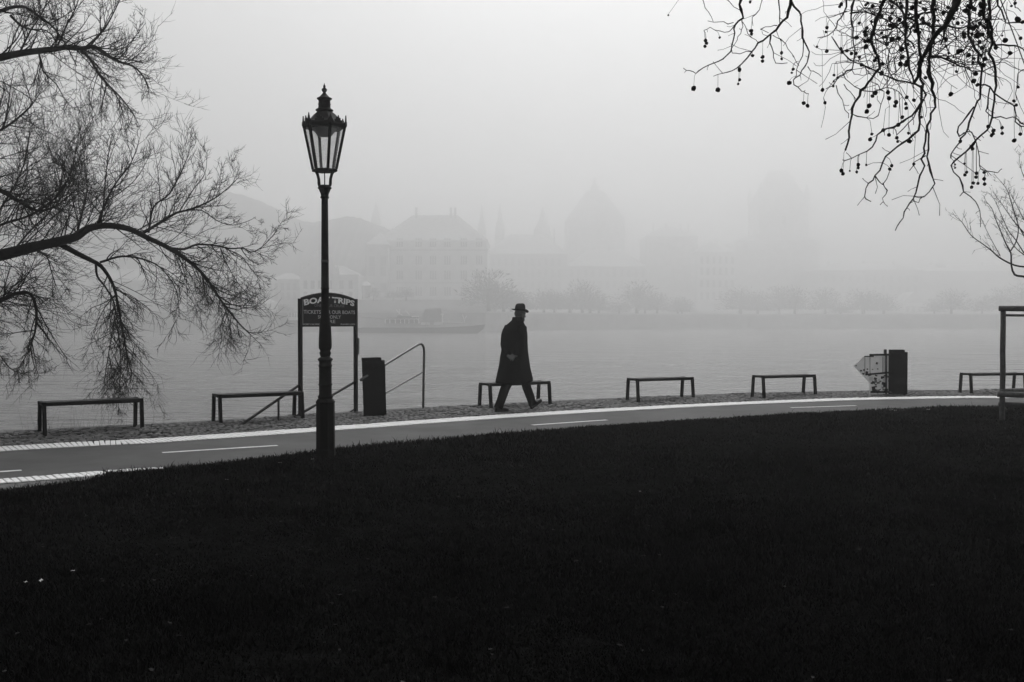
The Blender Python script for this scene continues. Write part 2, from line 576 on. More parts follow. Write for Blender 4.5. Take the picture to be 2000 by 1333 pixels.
def see_through(name, refl, share):
    """milky plastic or frosted glass: part diffuse, part translucent"""
    m = bpy.data.materials.new(name)
    m.use_nodes = True
    nt = m.node_tree
    nt.nodes.clear()
    a = nt.nodes.new("ShaderNodeBsdfDiffuse"); b = nt.nodes.new("ShaderNodeBsdfTranslucent"); x = nt.nodes.new("ShaderNodeMixShader"); o = nt.nodes.new("ShaderNodeOutputMaterial")
    n = nt.nodes.new("ShaderNodeTexNoise"); n.inputs["Scale"].default_value = 7; n.inputs["Detail"].default_value = 6
    r = nt.nodes.new("ShaderNodeValToRGB")
    r.color_ramp.elements[0].color = (refl * .75,) * 3 + (1,); r.color_ramp.elements[1].color = (min(1, refl * 1.1),) * 3 + (1,)
    tc = nt.nodes.new("ShaderNodeTexCoord")
    nt.links.new(tc.outputs["Object"], n.inputs["Vector"]); nt.links.new(n.outputs["Fac"], r.inputs[0])
    for q in (a, b): nt.links.new(r.outputs[0], q.inputs[0])
    x.inputs[0].default_value = share
    nt.links.new(a.outputs[0], x.inputs[1]); nt.links.new(b.outputs[0], x.inputs[2]); nt.links.new(x.outputs[0], o.inputs[0])
    return m
# ------------------------------------------------------------------ street lamp
def make_lamp():
    p = gnd(636, 895)
    root = tag(empty("street_lamp", (p.x, p.y, 0.0)), "tall black cast-iron street lamp with six-sided glass lantern at the lawn edge", "street lamp")
    m = M['iron']
    pl = MB().lathe([(.104, -.05), (.104, .02), (.109, .03), (.109, .09), (.104, .11), (.102, .60), (.107, .612), (.104, .625), (.090, .645), (.084, .652)], 8, rot=R(22.5), smooth=False)
    pl.build("plinth", m, root)
    MB().lathe([(.074, .65), (.082, .668), (.084, .676), (.074, .69), (.0695, .71), (.0695, .795), (.076, .80), (.076, .812), (.0695, .818), (.0685, 1.0),
                (.075, 1.005), (.075, 1.018), (.0685, 1.024), (.068, 1.06), (.083, 1.078), (.083, 1.088), (.068, 1.10), (.050, 1.112)], 20).build("pedestal_column", m, root)
    MB().lathe([(.050, 1.11), (.057, 1.13), (.063, 1.145), (.063, 1.16), (.054, 1.175), (.060, 1.188), (.070, 1.205), (.0715, 1.25), (.070, 1.31), (.064, 1.44),
                (.052, 1.52), (.0455, 1.57), (.0435, 1.62), (.0425, 1.85), (.0455, 1.853), (.0455, 1.867), (.0425, 1.872), (.036, 2.80), (.036, 2.84)], 20).build("post_shaft", m, root)
    MB().lathe([(.040, 2.84), (.047, 2.847), (.047, 2.858), (.041, 2.866), (.044, 2.89), (.061, 2.93), (.063, 2.94), (.074, 2.948), (.0755, 2.96), (.062, 2.97), (.058, 2.985)], 20).build("capital", m, root)
    MB().lathe([(.0418, 2.14), (.0418, 2.17)], 20).build("number_band", mat("worn_band", 0.05, 0.7, .2), root)
    zt = lambda y: (895.0 - y) / 178.6
    # cradle carrying the lantern
    for s in (-1, 1):
        MB().tube([(s * .055, 0, 2.975), (s * .062, 0, 3.0), (s * .064, 0, 3.05), (s * .076, 0, 3.10), (s * .092, 0, 3.14)], [.016, .017, .016, .016, .019], 8).build("cradle_arm", m, root)
    MB().tube([(0, 0, 2.97), (0, 0, 3.15)], .006, 8).build("gas_pipe", m, root)
    # lantern, six-sided, one bar slightly right of the viewer
    lant = MB().lathe([(.118, 3.128), (.142, 3.134), (.142, 3.148), (.135, 3.158)], 6, rot=R(-90 + 26), smooth=False).build("lantern_base", m, root)
    z0, z1, r0, r1 = 3.158, 3.617, .130, .226
    ang = [R(-90 + 26 + 60 * k) for k in range(6)]
    P0 = [Vector((r0 * math.cos(a), r0 * math.sin(a), z0)) for a in ang]
    P1 = [Vector((r1 * math.cos(a), r1 * math.sin(a), z1)) for a in ang]
    glass = bpy.data.materials.new("lantern_glass")
    glass.use_nodes = True
    nt = glass.node_tree
    nt.nodes.clear()
    tr = nt.nodes.new("ShaderNodeBsdfTransparent"); tr.inputs[0].default_value = (.99, .99, .99, 1)
    df = nt.nodes.new("ShaderNodeBsdfTranslucent"); df.inputs[0].default_value = (.75, .75, .75, 1)
    gl = nt.nodes.new("ShaderNodeBsdfGlossy"); gl.inputs["Roughness"].default_value = 0.08; gl.inputs[0].default_value = (.8, .8, .8, 1)
    nz = nt.nodes.new("ShaderNodeTexNoise"); nz.inputs["Scale"].default_value = 9
    mr = nt.nodes.new("ShaderNodeMapRange"); mr.inputs[3].default_value = .02; mr.inputs[4].default_value = .16
    m1 = nt.nodes.new("ShaderNodeMixShader"); m2 = nt.nodes.new("ShaderNodeMixShader"); m2.inputs[0].default_value = .07
    ou = nt.nodes.new("ShaderNodeOutputMaterial"); tc_ = nt.nodes.new("ShaderNodeTexCoord")
    nt.links.new(tc_.outputs["Object"], nz.inputs["Vector"]); nt.links.new(nz.outputs["Fac"], mr.inputs[0]); nt.links.new(mr.outputs[0], m1.inputs[0])
    nt.links.new(tr.outputs[0], m1.inputs[1]); nt.links.new(df.outputs[0], m1.inputs[2])
    nt.links.new(m1.outputs[0], m2.inputs[1]); nt.links.new(gl.outputs[0], m2.inputs[2]); nt.links.new(m2.outputs[0], ou.inputs[0])
    for k in range(6):
        j = (k + 1) % 6
        MB().beam(P0[k], P1[k], .027, .024).build("glazing_bar", m, root)
        n = ((P0[j] - P0[k]).cross(P1[k] - P0[k])).normalized() * -.004
        q = [P0[k], P0[j], P1[j], P1[k]]
        MB().prism([v * 1.0 for v in q], n).build("glass_pane", glass, root)
    rim = MB().lathe([(.222, 3.600), (.243, 3.612), (.247, 3.635), (.236, 3.66), (.205, 3.672)], 6, rot=R(-90 + 26), smooth=False).build("eave_rim", m, root)
    rf = MB().lathe([(.214, 3.662), (.170, 3.70), (.120, 3.755), (.083, 3.785), (.078, 3.79)], 6, rot=R(-90 + 26), smooth=False).build("lantern_roof", m, root)
    def leaf(pos, a, h, w, pts):
        t = Vector((-math.sin(a), math.cos(a), 0)); o_ = Vector((math.cos(a), math.sin(a), 0))
        poly = [pos + t * (x * w) + Vector((0, 0, z * h)) + o_ * (0.25 * z * h * 0) for x, z in pts]
        return MB().prism([v - o_ * .006 for v in poly], o_ * .012)
    crest = [(-1, -.15), (-1.05, .25), (-.62, .18), (-.55, .62), (-.22, .5), (0, 1.0), (.22, .5), (.55, .62), (.62, .18), (1.05, .25), (1, -.15)]
    spike = [(-1, -.2), (-.9, .2), (-.45, .35), (0, 1.0), (.45, .35), (.9, .2), (1, -.2)]
    for k in range(6):
        a = ang[k]
        leaf(Vector((.236 * math.cos(a), .236 * math.sin(a), 3.645)), a, .095, .034, spike).build("corner_ornament", m, rim)
        a2 = a + R(30)
        leaf(Vector((.206 * math.cos(a2), .206 * math.sin(a2), 3.66)), a2, .066, .05, crest).build("crest_ornament", m, rim)
    MB().lathe([(.080, 3.786), (.096, 3.795), (.097, 3.803), (.085, 3.812), (.070, 3.82), (.067, 3.83), (.064, 3.905), (.068, 3.912), (.083, 3.922), (.083, 3.930), (.060, 3.94),
                (.042, 3.957), (.020, 3.982), (.014, 3.995)], 16).build("chimney", m, root)
    for k in range(8):
        a = k * math.pi / 4 + .2
        MB().tube([(.0655 * math.cos(a), .0655 * math.sin(a), 3.865), (.0685 * math.cos(a), .0685 * math.sin(a), 3.865)], .009, 8).build("vent_rosette", M['dark_steel'], root)
    MB().lathe([(.014, 3.993), (.022, 4.003), (.030, 4.018), (.029, 4.028), (.014, 4.042), (.010, 4.048), (.015, 4.056), (.013, 4.064), (.006, 4.078), (.0015, 4.095)], 14).build("finial", m, root)
    shade = MB().lathe([(.140, 3.618), (.142, 3.612), (.078, 3.525), (.074, 3.52), (.05, 3.518)], 20)
    shade.build("reflector_bowl", see_through("frosted_bowl", .85, .65), root)
    return root
make_lamp()

# ------------------------------------------------------------------ benches
def make_bench():
    root = empty("park_bench")
    L, Dp, H = 1.26, 0.34, 0.415
    m, wd = M['iron'], M['dark_steel']
    for k in range(4):
        y = -Dp / 2 + 0.045 + k * (Dp - 0.09) / 3
        sl = MB().box((0, y, H - 0.012), (L - 0.03, 0.062, 0.024))
        sl.build("seat_slat", wd, root)
    for s in (-1, 1):
        MB().box((0, s * (Dp / 2 - 0.005), H - 0.034), (L - 0.05, 0.012, 0.036)).build("edge_rail", m, root)
    for sx in (-1, 1):
        bar = MB()
        bar.tube([(sx * L / 2, -Dp / 2 + .035, H - .022), (sx * L / 2, Dp / 2 - .035, H - .022)], .026, 4, smooth=False)
        bar.build("end_crossbar", m, root)
        for sy in (-1, 1):
            lg = MB()
            top = Vector((sx * L / 2, sy * (Dp / 2 - .028), H))
            kn = Vector((sx * L / 2, sy * (Dp / 2 - .010), H - .035))
            bot = Vector((sx * L / 2, sy * (Dp / 2 + .028), -0.04))
            lg.beam(kn, bot, .046, .052)
            lg.beam(top + Vector((0, 0, -.045)), top + Vector((0, 0, 0.003)), .050, .056)
            lg.build("leg", m, root)
    return root
bench0 = make_bench()
BENCH = [((86, 848), (279.5, 837), "low black backless bench under the drooping willow twigs, leftmost in the row"),
         ((431.5, 827), (591, 818.7), "low black backless bench between the willow and the lamp post"),
         ((959, 796.3), (1075, 790), "low black backless bench directly behind the walking man"),
         ((1244.6, 783.7), (1356.7, 779.2), "low black backless bench, first to the right of the walking man"),
         ((1487, 775.8), (1598.4, 772.0), "low black backless bench just left of the sticker-covered board"),
         ((1895, 769.2), (2006, 767.6), "low black backless bench half hidden by the wooden tree guard")]
for i, (a, b, lab) in enumerate(BENCH):
    o = bench0 if i == 0 else copy_tree(bench0)
    A, B = gnd(*a), gnd(*b)
    d = (B - A); d.z = 0
    yaw = math.atan2(d.y, d.x)
    n = Vector((-math.sin(yaw), math.cos(yaw), 0))
    c = (A + B) / 2 + n * 0.198
    o.location = (c.x, c.y, 0)
    o.rotation_euler = (0, 0, yaw)
    tag(o, lab, "bench", "low backless benches along the cobbled verge")

# ------------------------------------------------------------------ litter bins
def make_bin():
    root = empty("litter_bin")
    m = M['iron']
    MB().box((.03, .05, .445), (.33, .28, .89)).build("body", m, root)
    MB().box((-.015, -.105, .470), (.31, .022, .94)).build("front_panel", m, root)
    MB().box((-.02, .03, .915), (.29, .24, .046), taper=.96).build("lid", m, root)
    MB().box((-.02, -.119, .80), (.20, .008, .10)).build("slot", mat("bin_slot", .003, .9, .05), root)
    MB().tube([(-.17, -.06, .575), (-.205, -.06, .575)], .009, 8).build("lock_knob", m, root)
    MB().lathe([(.006, 0), (.006, .004)], 8).build("rivet", M['steel'], root, loc=(-.10, -.118, .88))
    return root
bin0 = make_bin()
bin1 = copy_tree(bin0)
p = gnd(729, 811)
bin0.location = (p.x, p.y + .08, -.02); bin0.rotation_euler = (0, R(-1.7), R(11))
tag(bin0, "slightly leaning black metal litter bin beside the grey stair railing", "litter bin", "black litter bins on the verge")
p = gnd(1754, 771)
bin1.location = (p.x, p.y + .05, -.02); bin1.rotation_euler = (0, 0, R(-20))
tag(bin1, "upright black metal litter bin in front of the sticker-covered board", "litter bin", "black litter bins on the verge")

# ------------------------------------------------------------------ boat trips sign
SA = gnd(587, 815.5); SB = gnd(695, 802.5)            # feet of the two posts
SU = (SB - SA); SU.z = 0; SIGN_W = SU.length; SU.normalize()
SN = Vector((SU.y, -SU.x, 0))                         # towards the viewer
sign = tag(empty("boat_trips_sign", SA, math.atan2(SU.y, SU.x)), "black arched BOAT TRIPS sign board on two thin posts at the stair head", "sign")
def sign_uv(x, y):
    d = ray(x, y)
    t = (SA - Vector((0, 0, CAM_H))).dot(SN) / d.dot(SN)
    q = Vector((0, 0, CAM_H)) + d * t
    return (q - SA).dot(SU), q.z
for u in (0.0, SIGN_W):
    zt_ = sign_uv(587, 583.5)[1] if u == 0 else sign_uv(695, 584.5)[1]
    MB().box((u, 0, (zt_ - .35) / 2), (.052, .052, zt_ + .35)).build("post", M['dark_steel'], sign)
ub, zb = sign_uv(641, 637)
zl = sign_uv(590, 583)[1]; zm = sign_uv(641, 573.5)[1]
out = [(.026, zb), (SIGN_W - .026, zb)]
for k in range(17):
    t = k / 16
    out.append((SIGN_W - .026 - (SIGN_W - .052) * t, zl + (zm - zl) * (1 - (2 * t - 1) ** 2)))
MB().prism([(u, -.012, z) for u, z in out], (0, .024, 0)).build("board", M['sign_board'], sign)
fr = MB()
arc = [(u, 0, z) for u, z in out[2:]]
fr.tube(arc, .016, 6)
fr.tube([(0.026, 0, zb), (SIGN_W - .026, 0, zb)], .012, 6)
fr.build("board_frame", M['dark_steel'], sign)
MB().box((.043, -.016, (zb + zl) / 2), (.010, .006, (zl - zb) * .92)).build("edge_strip", mat("bare_aluminium", .3, .5, .4), sign)
MB().box((SIGN_W + .04, -.01, 1.08), (.030, .05, .28)).build("side_plate", M['steel'], sign)
def text_mesh(txt, bold=0.0):
    cu = bpy.data.curves.new("txt", 'FONT')
    cu.body = txt
    cu.size = 1.0
    cu.offset = bold
    cu.extrude = 0.0
    cu.resolution_u = 3
    o = bpy.data.objects.new("txt", cu)
    col.objects.link(o)
    dg = bpy.context.evaluated_depsgraph_get()
    me = bpy.data.meshes.new_from_object(o.evaluated_get(dg))
    bpy.data.objects.remove(o)
    bpy.data.curves.remove(cu)
    return me
def sign_text(name, txt, x0, x1, y0, y1, m, bold=0.0, bend=0.0):
    """lettering between u of x0..x1 and heights y0 (top) .. y1 (bottom) of the photograph, on the board"""
    me = text_mesh(txt, bold)
    n = len(me.vertices)
    co = np.empty(n * 3); me.vertices.foreach_get("co", co); co = co.reshape(-1, 3)
    lo, hi = co.min(0), co.max(0)
    ym = (y0 + y1) / 2
    u0, u1 = sign_uv(x0, ym)[0], sign_uv(x1, ym)[0]
    z1_, z0_ = sign_uv((x0 + x1) / 2, y0)[1], sign_uv((x0 + x1) / 2, y1)[1]
    u = u0 + (co[:, 0] - lo[0]) / (hi[0] - lo[0]) * (u1 - u0)
    z = z0_ + (co[:, 1] - lo[1]) / (hi[1] - lo[1]) * (z1_ - z0_)
    if bend:
        uc, half = (u0 + u1) / 2, (u1 - u0) / 2
        Rr = half * half / (2 * bend)
        a = (u - uc) / Rr
        rad = Rr + (z - z0_)
        u = uc + np.sin(a) * rad
        z = z0_ - Rr + np.cos(a) * rad
    co = np.stack([u, np.full(n, -.0155), z], 1)
    me.vertices.foreach_set("co", co.ravel())
    me.update()
    me.materials.clear()
    o = link(name, me, m, sign)
    return o
sign_text("title_lettering", "BOAT TRIPS", 592.5, 690.5, 580.0, 591.8, M['sign_text'], .042, .055)
sign_text("cruise_lettering", "ONE HOUR CRUISE", 612.5, 671.5, 594.8, 600.2, M['sign_text_grey'], .0)
sign_text("ticket_lettering", "TICKETS FOR OUR BOATS", 591.5, 692, 606.5, 613.6, M['sign_text_dim'], .012)
sign_text("sold_lettering", "SOLD ONLY", 619.5, 664.5, 616.3, 622.9, M['sign_text_dim'], .012)
sign_text("here_lettering", "HERE", 628, 653.5, 625.2, 631.6, M['sign_text_dim'], .012)
sign_text("harbour_lettering", "PORT CALYPSO", 591.5, 624, 632.4, 635.4, M['sign_text_dim'], .02)
sign_text("cruises_lettering", "PLAVBY LODI", 664, 692, 632.4, 635.4, M['sign_text_dim'], .02)

# ------------------------------------------------------------------ stair handrails going down to the landing
def rail_dir(p0, x1, y1):
    """end point of a rail that starts at p0 and runs along the quay, seen at (x1, y1)"""
    n = SN
    d = ray(x1, y1)
    t = (p0 - Vector((0, 0, CAM_H))).dot(n) / d.dot(n)
    return Vector((0, 0, CAM_H)) + d * t
def handrail(name, label, p_top, px_end, low=None, support=None, m=None, drop=1.2):
    root = tag(empty(name, (p_top.x, p_top.y, 0)), label, "handrail")
    e = rail_dir(p_top, *px_end)
    d = (e - p_top)
    L = d.length
    d.normalize()
    end = p_top + d * (L + drop)
    o_ = Vector((p_top.x, p_top.y, 0))
    MB().tube([p_top - o_, end - o_], .021, 10).build("top_rail", m, root)
    if low:
        a = p_top - Vector((0, 0, low)); MB().tube([a - o_, a + d * (L + drop) - o_], .014, 8).build("lower_rail", m, root)
    for t in ([support] if support else []) + [L + drop - .1]:
        q = p_top + d * t
        MB().tube([q - o_, q - o_ - Vector((0, 0, .95))], .017, 8).build("baluster", m, root)
    return root
pA = SA + SN * -.03; pA.z = sign_uv(587, 753)[1]
handrail("stair_handrail", "dark handrail sloping down leftwards behind the second bench from the sign's left post", pA, (493, 815), None, .50, M['dark_steel'])
pB = SB + SN * -.03; pB.z = sign_uv(694, 747)[1]
handrail("stair_handrail", "dark handrail sloping down leftwards behind the lamp from the sign's right post", pB, (583, 811), .455, None, M['dark_steel'])
# pale railing right of the bin
pr = gnd(826.5, 797.5)
rl = tag(empty("stair_railing", (pr.x, pr.y, 0)), "grey bent-tube stair railing standing right of the leaning bin", "railing")
RN = SN
def rp(x, y):
    d = ray(x, y)
    t = (Vector((pr.x, pr.y, 0)) - Vector((0, 0, CAM_H))).dot(RN) / d.dot(RN)
    return Vector((0, 0, CAM_H)) + d * t - Vector((pr.x, pr.y, 0))
MB().tube([rp(826.5, 799), rp(827.5, 730), rp(828.5, 690), rp(828, 681), rp(825.5, 674.5), rp(821, 671.8), rp(816, 673.5), rp(800, 683.2), rp(752, 712.8), rp(704, 742.5)], .021, 10).build("bent_tube", M['steel'], rl)
MB().tube([rp(827, 726.5), rp(751, 769), rp(722, 785)], .015, 8).build("lower_rail", M['steel'], rl)
MB().tube([rp(751, 713.5), rp(751, 806)], .017, 8).build("baluster", M['steel'], rl)

# ------------------------------------------------------------------ sticker-covered board with steel frame
q0 = gnd(1720, 771.0)
def bp_(x, y, dy=0.0):
    v = at(x, y, q0.y)
    return (v.x - q0.x, dy, v.z)
board = tag(empty("sticker_board", (q0.x, q0.y, 0)), "pale arrow-shaped board covered in stickers on a steel frame behind the right bin", "board")
plate = see_through("pale_plate", .85, .5)
MB().prism([bp_(*v) for v in ((1667.5, 715), (1688.5, 695.5), (1738, 694), (1745, 694), (1745, 769.5), (1698.5, 769.5), (1698.5, 748))], (0, .012, 0)).build("plate", plate, board)
dk = M['dark_steel']
MB().beam(bp_(1730.5, 683, .05), bp_(1730.5, 773, .05), .045, .045).build("post", dk, board)
MB().beam(bp_(1730.0, 683, -.018), bp_(1730.0, 771, -.018), .040, .02).build("post", dk, board)
for (a, b, w) in (((1688, 696.5), (1706, 696.5), .022), ((1698, 693.5), (1742, 693), .04), ((1690, 732), (1742, 727.5), .035), ((1700, 766), (1742, 766), .04)):
    MB().beam(bp_(*a, -.012), bp_(*b, -.012), w, .022, Vector((0, 1, 0))).build("cross_bar", dk, board)
for x in (1689, 1699, 1724):
    MB().beam(bp_(x, 697, -.006), bp_(x, 730, -.006), .008, .010).build("stiffener", M['steel'], board)
st_d = [mat("sticker_dark", .02, .5, .3), mat("sticker_grey", .14, .5, .3), mat("sticker_white", .62, .5, .3)]
spots = [(1672, 714.5, .03, 0), (1681.5, 724.5, .045, 0), (1687.5, 723, .04, 1), (1686, 730.5, .045, 0), (1694, 721.5, .03, 0), (1693, 728, .05, 0), (1712.5, 710, .04, 0), (1704, 722, .03, 1), (1714, 721, .03, 1)]
sr = random.Random(5)
for k in range(46):
    x, y = sr.uniform(1692, 1743), sr.uniform(732, 765)
    if x < 1698 + max(0, (748 - y)) * -.6 + 4: continue
    spots.append((x, y, sr.uniform(.03, .075), sr.choice([0, 0, 0, 1, 1, 2])))
for x, y, s, c in spots:
    v = bp_(x, y)
    MB().box((0, 0, 0), (s, .003, s * sr.uniform(.5, 1.1))).build("sticker", st_d[c], board, loc=(v[0], -.0035 - sr.uniform(0, .0025), v[2])).rotation_euler = (0, sr.uniform(-.4, .4), 0)

# ------------------------------------------------------------------ wooden tree guard at the right edge
ga = gnd(1957.5, 822)
guard = tag(empty("tree_guard", (ga.x, ga.y, 0)), "tree guard of round weathered posts and rails at the right edge", "tree guard")
feet = [Vector((0, 0, 0)), Vector((1.25, -.32, 0)), Vector((1.35, .95, 0))]
for f in feet:
    n_ = 7
    MB().tube([f + Vector((rng.uniform(-.004, .004), 0, -.2 + k * (1.86 / (n_ - 1)))) for k in range(n_)], [.042, .041, .040, .041, .040, .039, .038], 12).build("post", M['wood'], guard)
def log(a, b, r, name="rail"):
    n_ = 6
    MB().tube([a.lerp(b, k / (n_ - 1)) + Vector((0, 0, rng.uniform(-.004, .004))) for k in range(n_)], [r * rng.uniform(.95, 1.05) for _ in range(n_)], 10).build(name, M['wood'], guard)
zt_ = 1.690
log(Vector((-.075, -.02, zt_)), Vector((1.35, -.36, zt_ + .005)), .042)
log(Vector((-.02, -.02, zt_ - .10)), Vector((1.38, 1.0, zt_ - .09)), .020)
log(Vector((1.36, 1.05, zt_ - .02)), Vector((1.28, -.36, zt_ - .01)), .040)
log(Vector((-.10, -.05, .40)), Vector((1.4, -.42, .40)), .045)
log(Vector((-.05, .02, .25)), Vector((1.35, -.30, .21)), .040)
log(Vector((-.03, -.05, .45)), Vector((1.38, 1.02, .40)), .036)

# ------------------------------------------------------------------ the walking man (local frame: x forward, y to his left, z up)
def evaluated(o):
    dg = bpy.context.evaluated_depsgraph_get()
    me = bpy.data.meshes.new_from_object(o.evaluated_get(dg))
    bpy.data.objects.remove(o)
    return me
def skin_mesh(joints, edges, root_i=0, sub=2):
    me = bpy.data.meshes.new("skin")
    me.from_pydata([j[0] for j in joints], edges, [])
    o = bpy.data.objects.new("skin", me)
    col.objects.link(o)
    md = o.modifiers.new("skin", 'SKIN')
    md.use_smooth_shade = True
    for i, j in enumerate(joints):
        sv = me.skin_vertices[0].data[i]
        sv.radius = (j[1], j[2] if len(j) > 2 else j[1])
        sv.use_root = (i == root_i)
    o.modifiers.new("sub", 'SUBSURF').levels = sub
    return evaluated(o)
def ellipsoid(mb, c, r, n=16, m=10, rot=None):
    vs_, fs_ = [], []
    for i in range(m + 1):
        th = math.pi * i / m
        for j in range(n):
            a = 2 * math.pi * j / n
            v = Vector((r[0] * math.sin(th) * math.cos(a), r[1] * math.sin(th) * math.sin(a), r[2] * math.cos(th)))
            if rot: v = rot @ v
            vs_.append(Vector(c) + v)
    for i in range(m):
        for j in range(n):
            j2 = (j + 1) % n
            fs_.append((i * n + j, (i + 1) * n + j, (i + 1) * n + j2, i * n + j2))
    mb.add(vs_, fs_, True)
def loft(rings, n=28, cap=True, wob=None, wide=1.0):
    """rings: (cx, cy, z, a, b[, power]) ellipses in the local frame"""
    mb = MB()
    vs_, fs_ = [], []
    for i, rg in enumerate(rings):
        cx, cy, z, a, b_ = rg[:5]
        for j in range(n):
            t = 2 * math.pi * j / n
            k = 1.0 + (wob(i, t) if wob else 0)
            vs_.append((cx + a * wide * math.cos(t) * k, cy + b_ * wide * math.sin(t) * k, z + (rg[5] * math.cos(t) if len(rg) > 5 else 0)))
    for i in range(len(rings) - 1):
        for j in range(n):
            j2 = (j + 1) % n
            fs_.append((i * n + j, i * n + j2, (i + 1) * n + j2, (i + 1) * n + j))
    if cap:
        fs_.append(tuple(range(n))[::-1]); fs_.append(tuple((len(rings) - 1) * n + j for j in range(n)))
    return mb.add(vs_, fs_, True)
def join_remesh(mb, voxel, extra=()):
    me = mb.mesh("tmp")
    bm = bmesh.new()
    bm.from_mesh(me)
    for e in extra: bm.from_mesh(e)
    me2 = bpy.data.meshes.new("tmp2")
    bm.to_mesh(me2); bm.free()
    o = bpy.data.objects.new("tmp2", me2)
    col.objects.link(o)
    md = o.modifiers.new("r", 'REMESH'); md.mode = 'VOXEL'; md.voxel_size = voxel; md.use_smooth_shade = True
    sm = o.modifiers.new("s", 'SMOOTH'); sm.factor = .5; sm.iterations = 2
    return evaluated(o)

def make_man():
    base = (gnd(983, 804) + gnd(1034, 800)) / 2
    yaw = R(36)
    root = tag(empty("person", (base.x - .02, base.y, 0.0), yaw), "person in dark overcoat and brimmed hat walking along the verge, hands behind the back", "person")
    # stance: right leg behind and flat, left leg ahead on its heel
    hipR, kneeR, ankR = Vector((-.05, -.085, .88)), Vector((-.21, -.09, .50)), Vector((-.40, -.085, .095))
    hipL, kneeL, ankL = Vector((.05, .085, .88)), Vector((.275, .09, .49)), Vector((.42, .085, .105))
    neck, head = Vector((.055, 0, 1.47)), Vector((.105, 0, 1.615))
    shR, elR, wrR = Vector((.0, -.185, 1.385)), Vector((-.085, -.265, 1.11)), Vector((-.155, -.235, .93))
    shL, elL, wrL = Vector((.0, .185, 1.385)), Vector((-.075, .205, 1.11)), Vector((-.228, -.125, .92))
    J = [((0, 0, .93), .135, .115), ((.0, 0, 1.10), .135, .11), ((-.01, 0, 1.28), .155, .12), ((.02, 0, 1.40), .10, .085), (tuple(neck), .058), (tuple(neck.lerp(head, .5)), .056),
         (tuple(hipR), .088), (tuple(kneeR), .06), (tuple(kneeR.lerp(ankR, .4)), .054), (tuple(ankR), .04),
         (tuple(hipL), .088), (tuple(kneeL), .06), (tuple(kneeL.lerp(ankL, .4)), .054), (tuple(ankL), .04),
         (tuple(shR), .062), (tuple(elR), .044), (tuple(wrR), .028), (tuple(shL), .062), (tuple(elL), .044), (tuple(wrL), .028)]
    E = [(0, 1), (1, 2), (2, 3), (3, 4), (4, 5), (0, 6), (6, 7), (7, 8), (8, 9), (0, 10), (10, 11), (11, 12), (12, 13), (3, 14), (14, 15), (15, 16), (3, 17), (17, 18), (18, 19)]
    sk = skin_mesh(J, E)
    hm = MB()
    # head with brow, nose, cheeks, jaw, ears (looks forward and slightly down)
    tilt = Matrix.Rotation(R(9), 3, 'Y')
    def H(v): return head + tilt @ Vector(v)
    ellipsoid(hm, H((-.008, 0, .03)), (.094, .074, .098), 20, 14)
    ellipsoid(hm, H((.018, 0, -.042)), (.066, .056, .078), 18, 12)
    ellipsoid(hm, H((.058, 0, -.092)), (.028, .03, .022))
    ellipsoid(hm, H((.098, 0, -.022)), (.026, .0125, .017), 12, 8)
    ellipsoid(hm, H((.086, 0, .004)), (.015, .010, .030), 12, 8)
    ellipsoid(hm, H((.078, 0, .028)), (.016, .050, .011), 14, 8)
    for s in (-1, 1):
        ellipsoid(hm, H((.066, s * .034, -.022)), (.024, .022, .02), 12, 8)
        ellipsoid(hm, H((-.004, s * .074, -.006)), (.020, .009, .032), 12, 8)
    ellipsoid(hm, H((.080, 0, -.056)), (.012, .024, .006), 12, 8)
    ellipsoid(hm, H((.078, 0, -.066)), (.012, .022, .006), 12, 8)
    hm.tube([tuple(neck - Vector((0, 0, .03))), tuple(H((-.03, 0, -.03)))], [.056, .058], 14)
    # hands: palm, four unequal bent fingers and a thumb each
    def hand(w, d, palm_n, side, curl):
        d = d.normalized(); palm_n = (palm_n - d * palm_n.dot(d)).normalized(); s = d.cross(palm_n) * side
        c = w + d * .045
        Mx = Matrix((d, s, palm_n)).transposed()
        ellipsoid(hm, c, (.052, .041, .017), 14, 8, Mx)
        hm.tube([w - d * .03, w + d * .02], [.026, .028], 10)
        for k, (o_, L) in enumerate(((-.030, .062), (-.010, .074), (.011, .069), (.030, .054))):
            p = w + d * .082 + s * o_
            a1, a2, a3 = R(curl * .55), R(curl * 1.25), R(curl * 1.8)
            pts, dd = [p - d * .02], None
            pts.append(p)
            for a, f in ((a1, .42), (a2, .33), (a3, .25)):
                p = p + (d * math.cos(a) + palm_n * math.sin(a)) * L * f
                pts.append(p)
            hm.tube(pts, [.0095, .0095, .009, .0085, .0065], 8)
        p = w + d * .022 - s * .034
        t1 = (d * .65 - s * .55 + palm_n * .45).normalized(); t2 = (d * .85 + s * .15 + palm_n * .5).normalized()
        hm.tube([p, p + t1 * .034, p + t1 * .034 + t2 * .028, p + t1 * .034 + t2 * .05], [.013, .011, .0095, .007], 8)
    hand(wrL + Vector((-.010, -.02, 0)), Vector((.22, -.9, -.32)), Vector((-.75, .1, .6)), 1, 38)
    hand(wrR + Vector((-.01, .01, 0)), Vector((-.45, .75, -.35)), Vector((.6, .1, -.4)), -1, 55)
    body = join_remesh(hm, .0065, (sk,))
    link("body", body, M['skin'], root)
    # eyes
    for s in (-1, 1):
        e = MB(); ellipsoid(e, H((.076, s * .030, .004)), (.011, .012, .009), 12, 8)
        e.build("eye", mat("eye", .35, .2, .5), root)
    # hair and short beard
    hr_ = MB()
    ellipsoid(hr_, H((-.022, 0, .012)), (.088, .079, .082), 20, 12)
    hr_.build("hair", M['hair'], root)
    bd = MB()
    ellipsoid(bd, H((.050, 0, -.085)), (.043, .050, .040), 16, 10)
    for s in (-1, 1): ellipsoid(bd, H((.022, s * .046, -.060)), (.036, .017, .044), 12, 8)
    bd.build("beard", M['hair'], root)
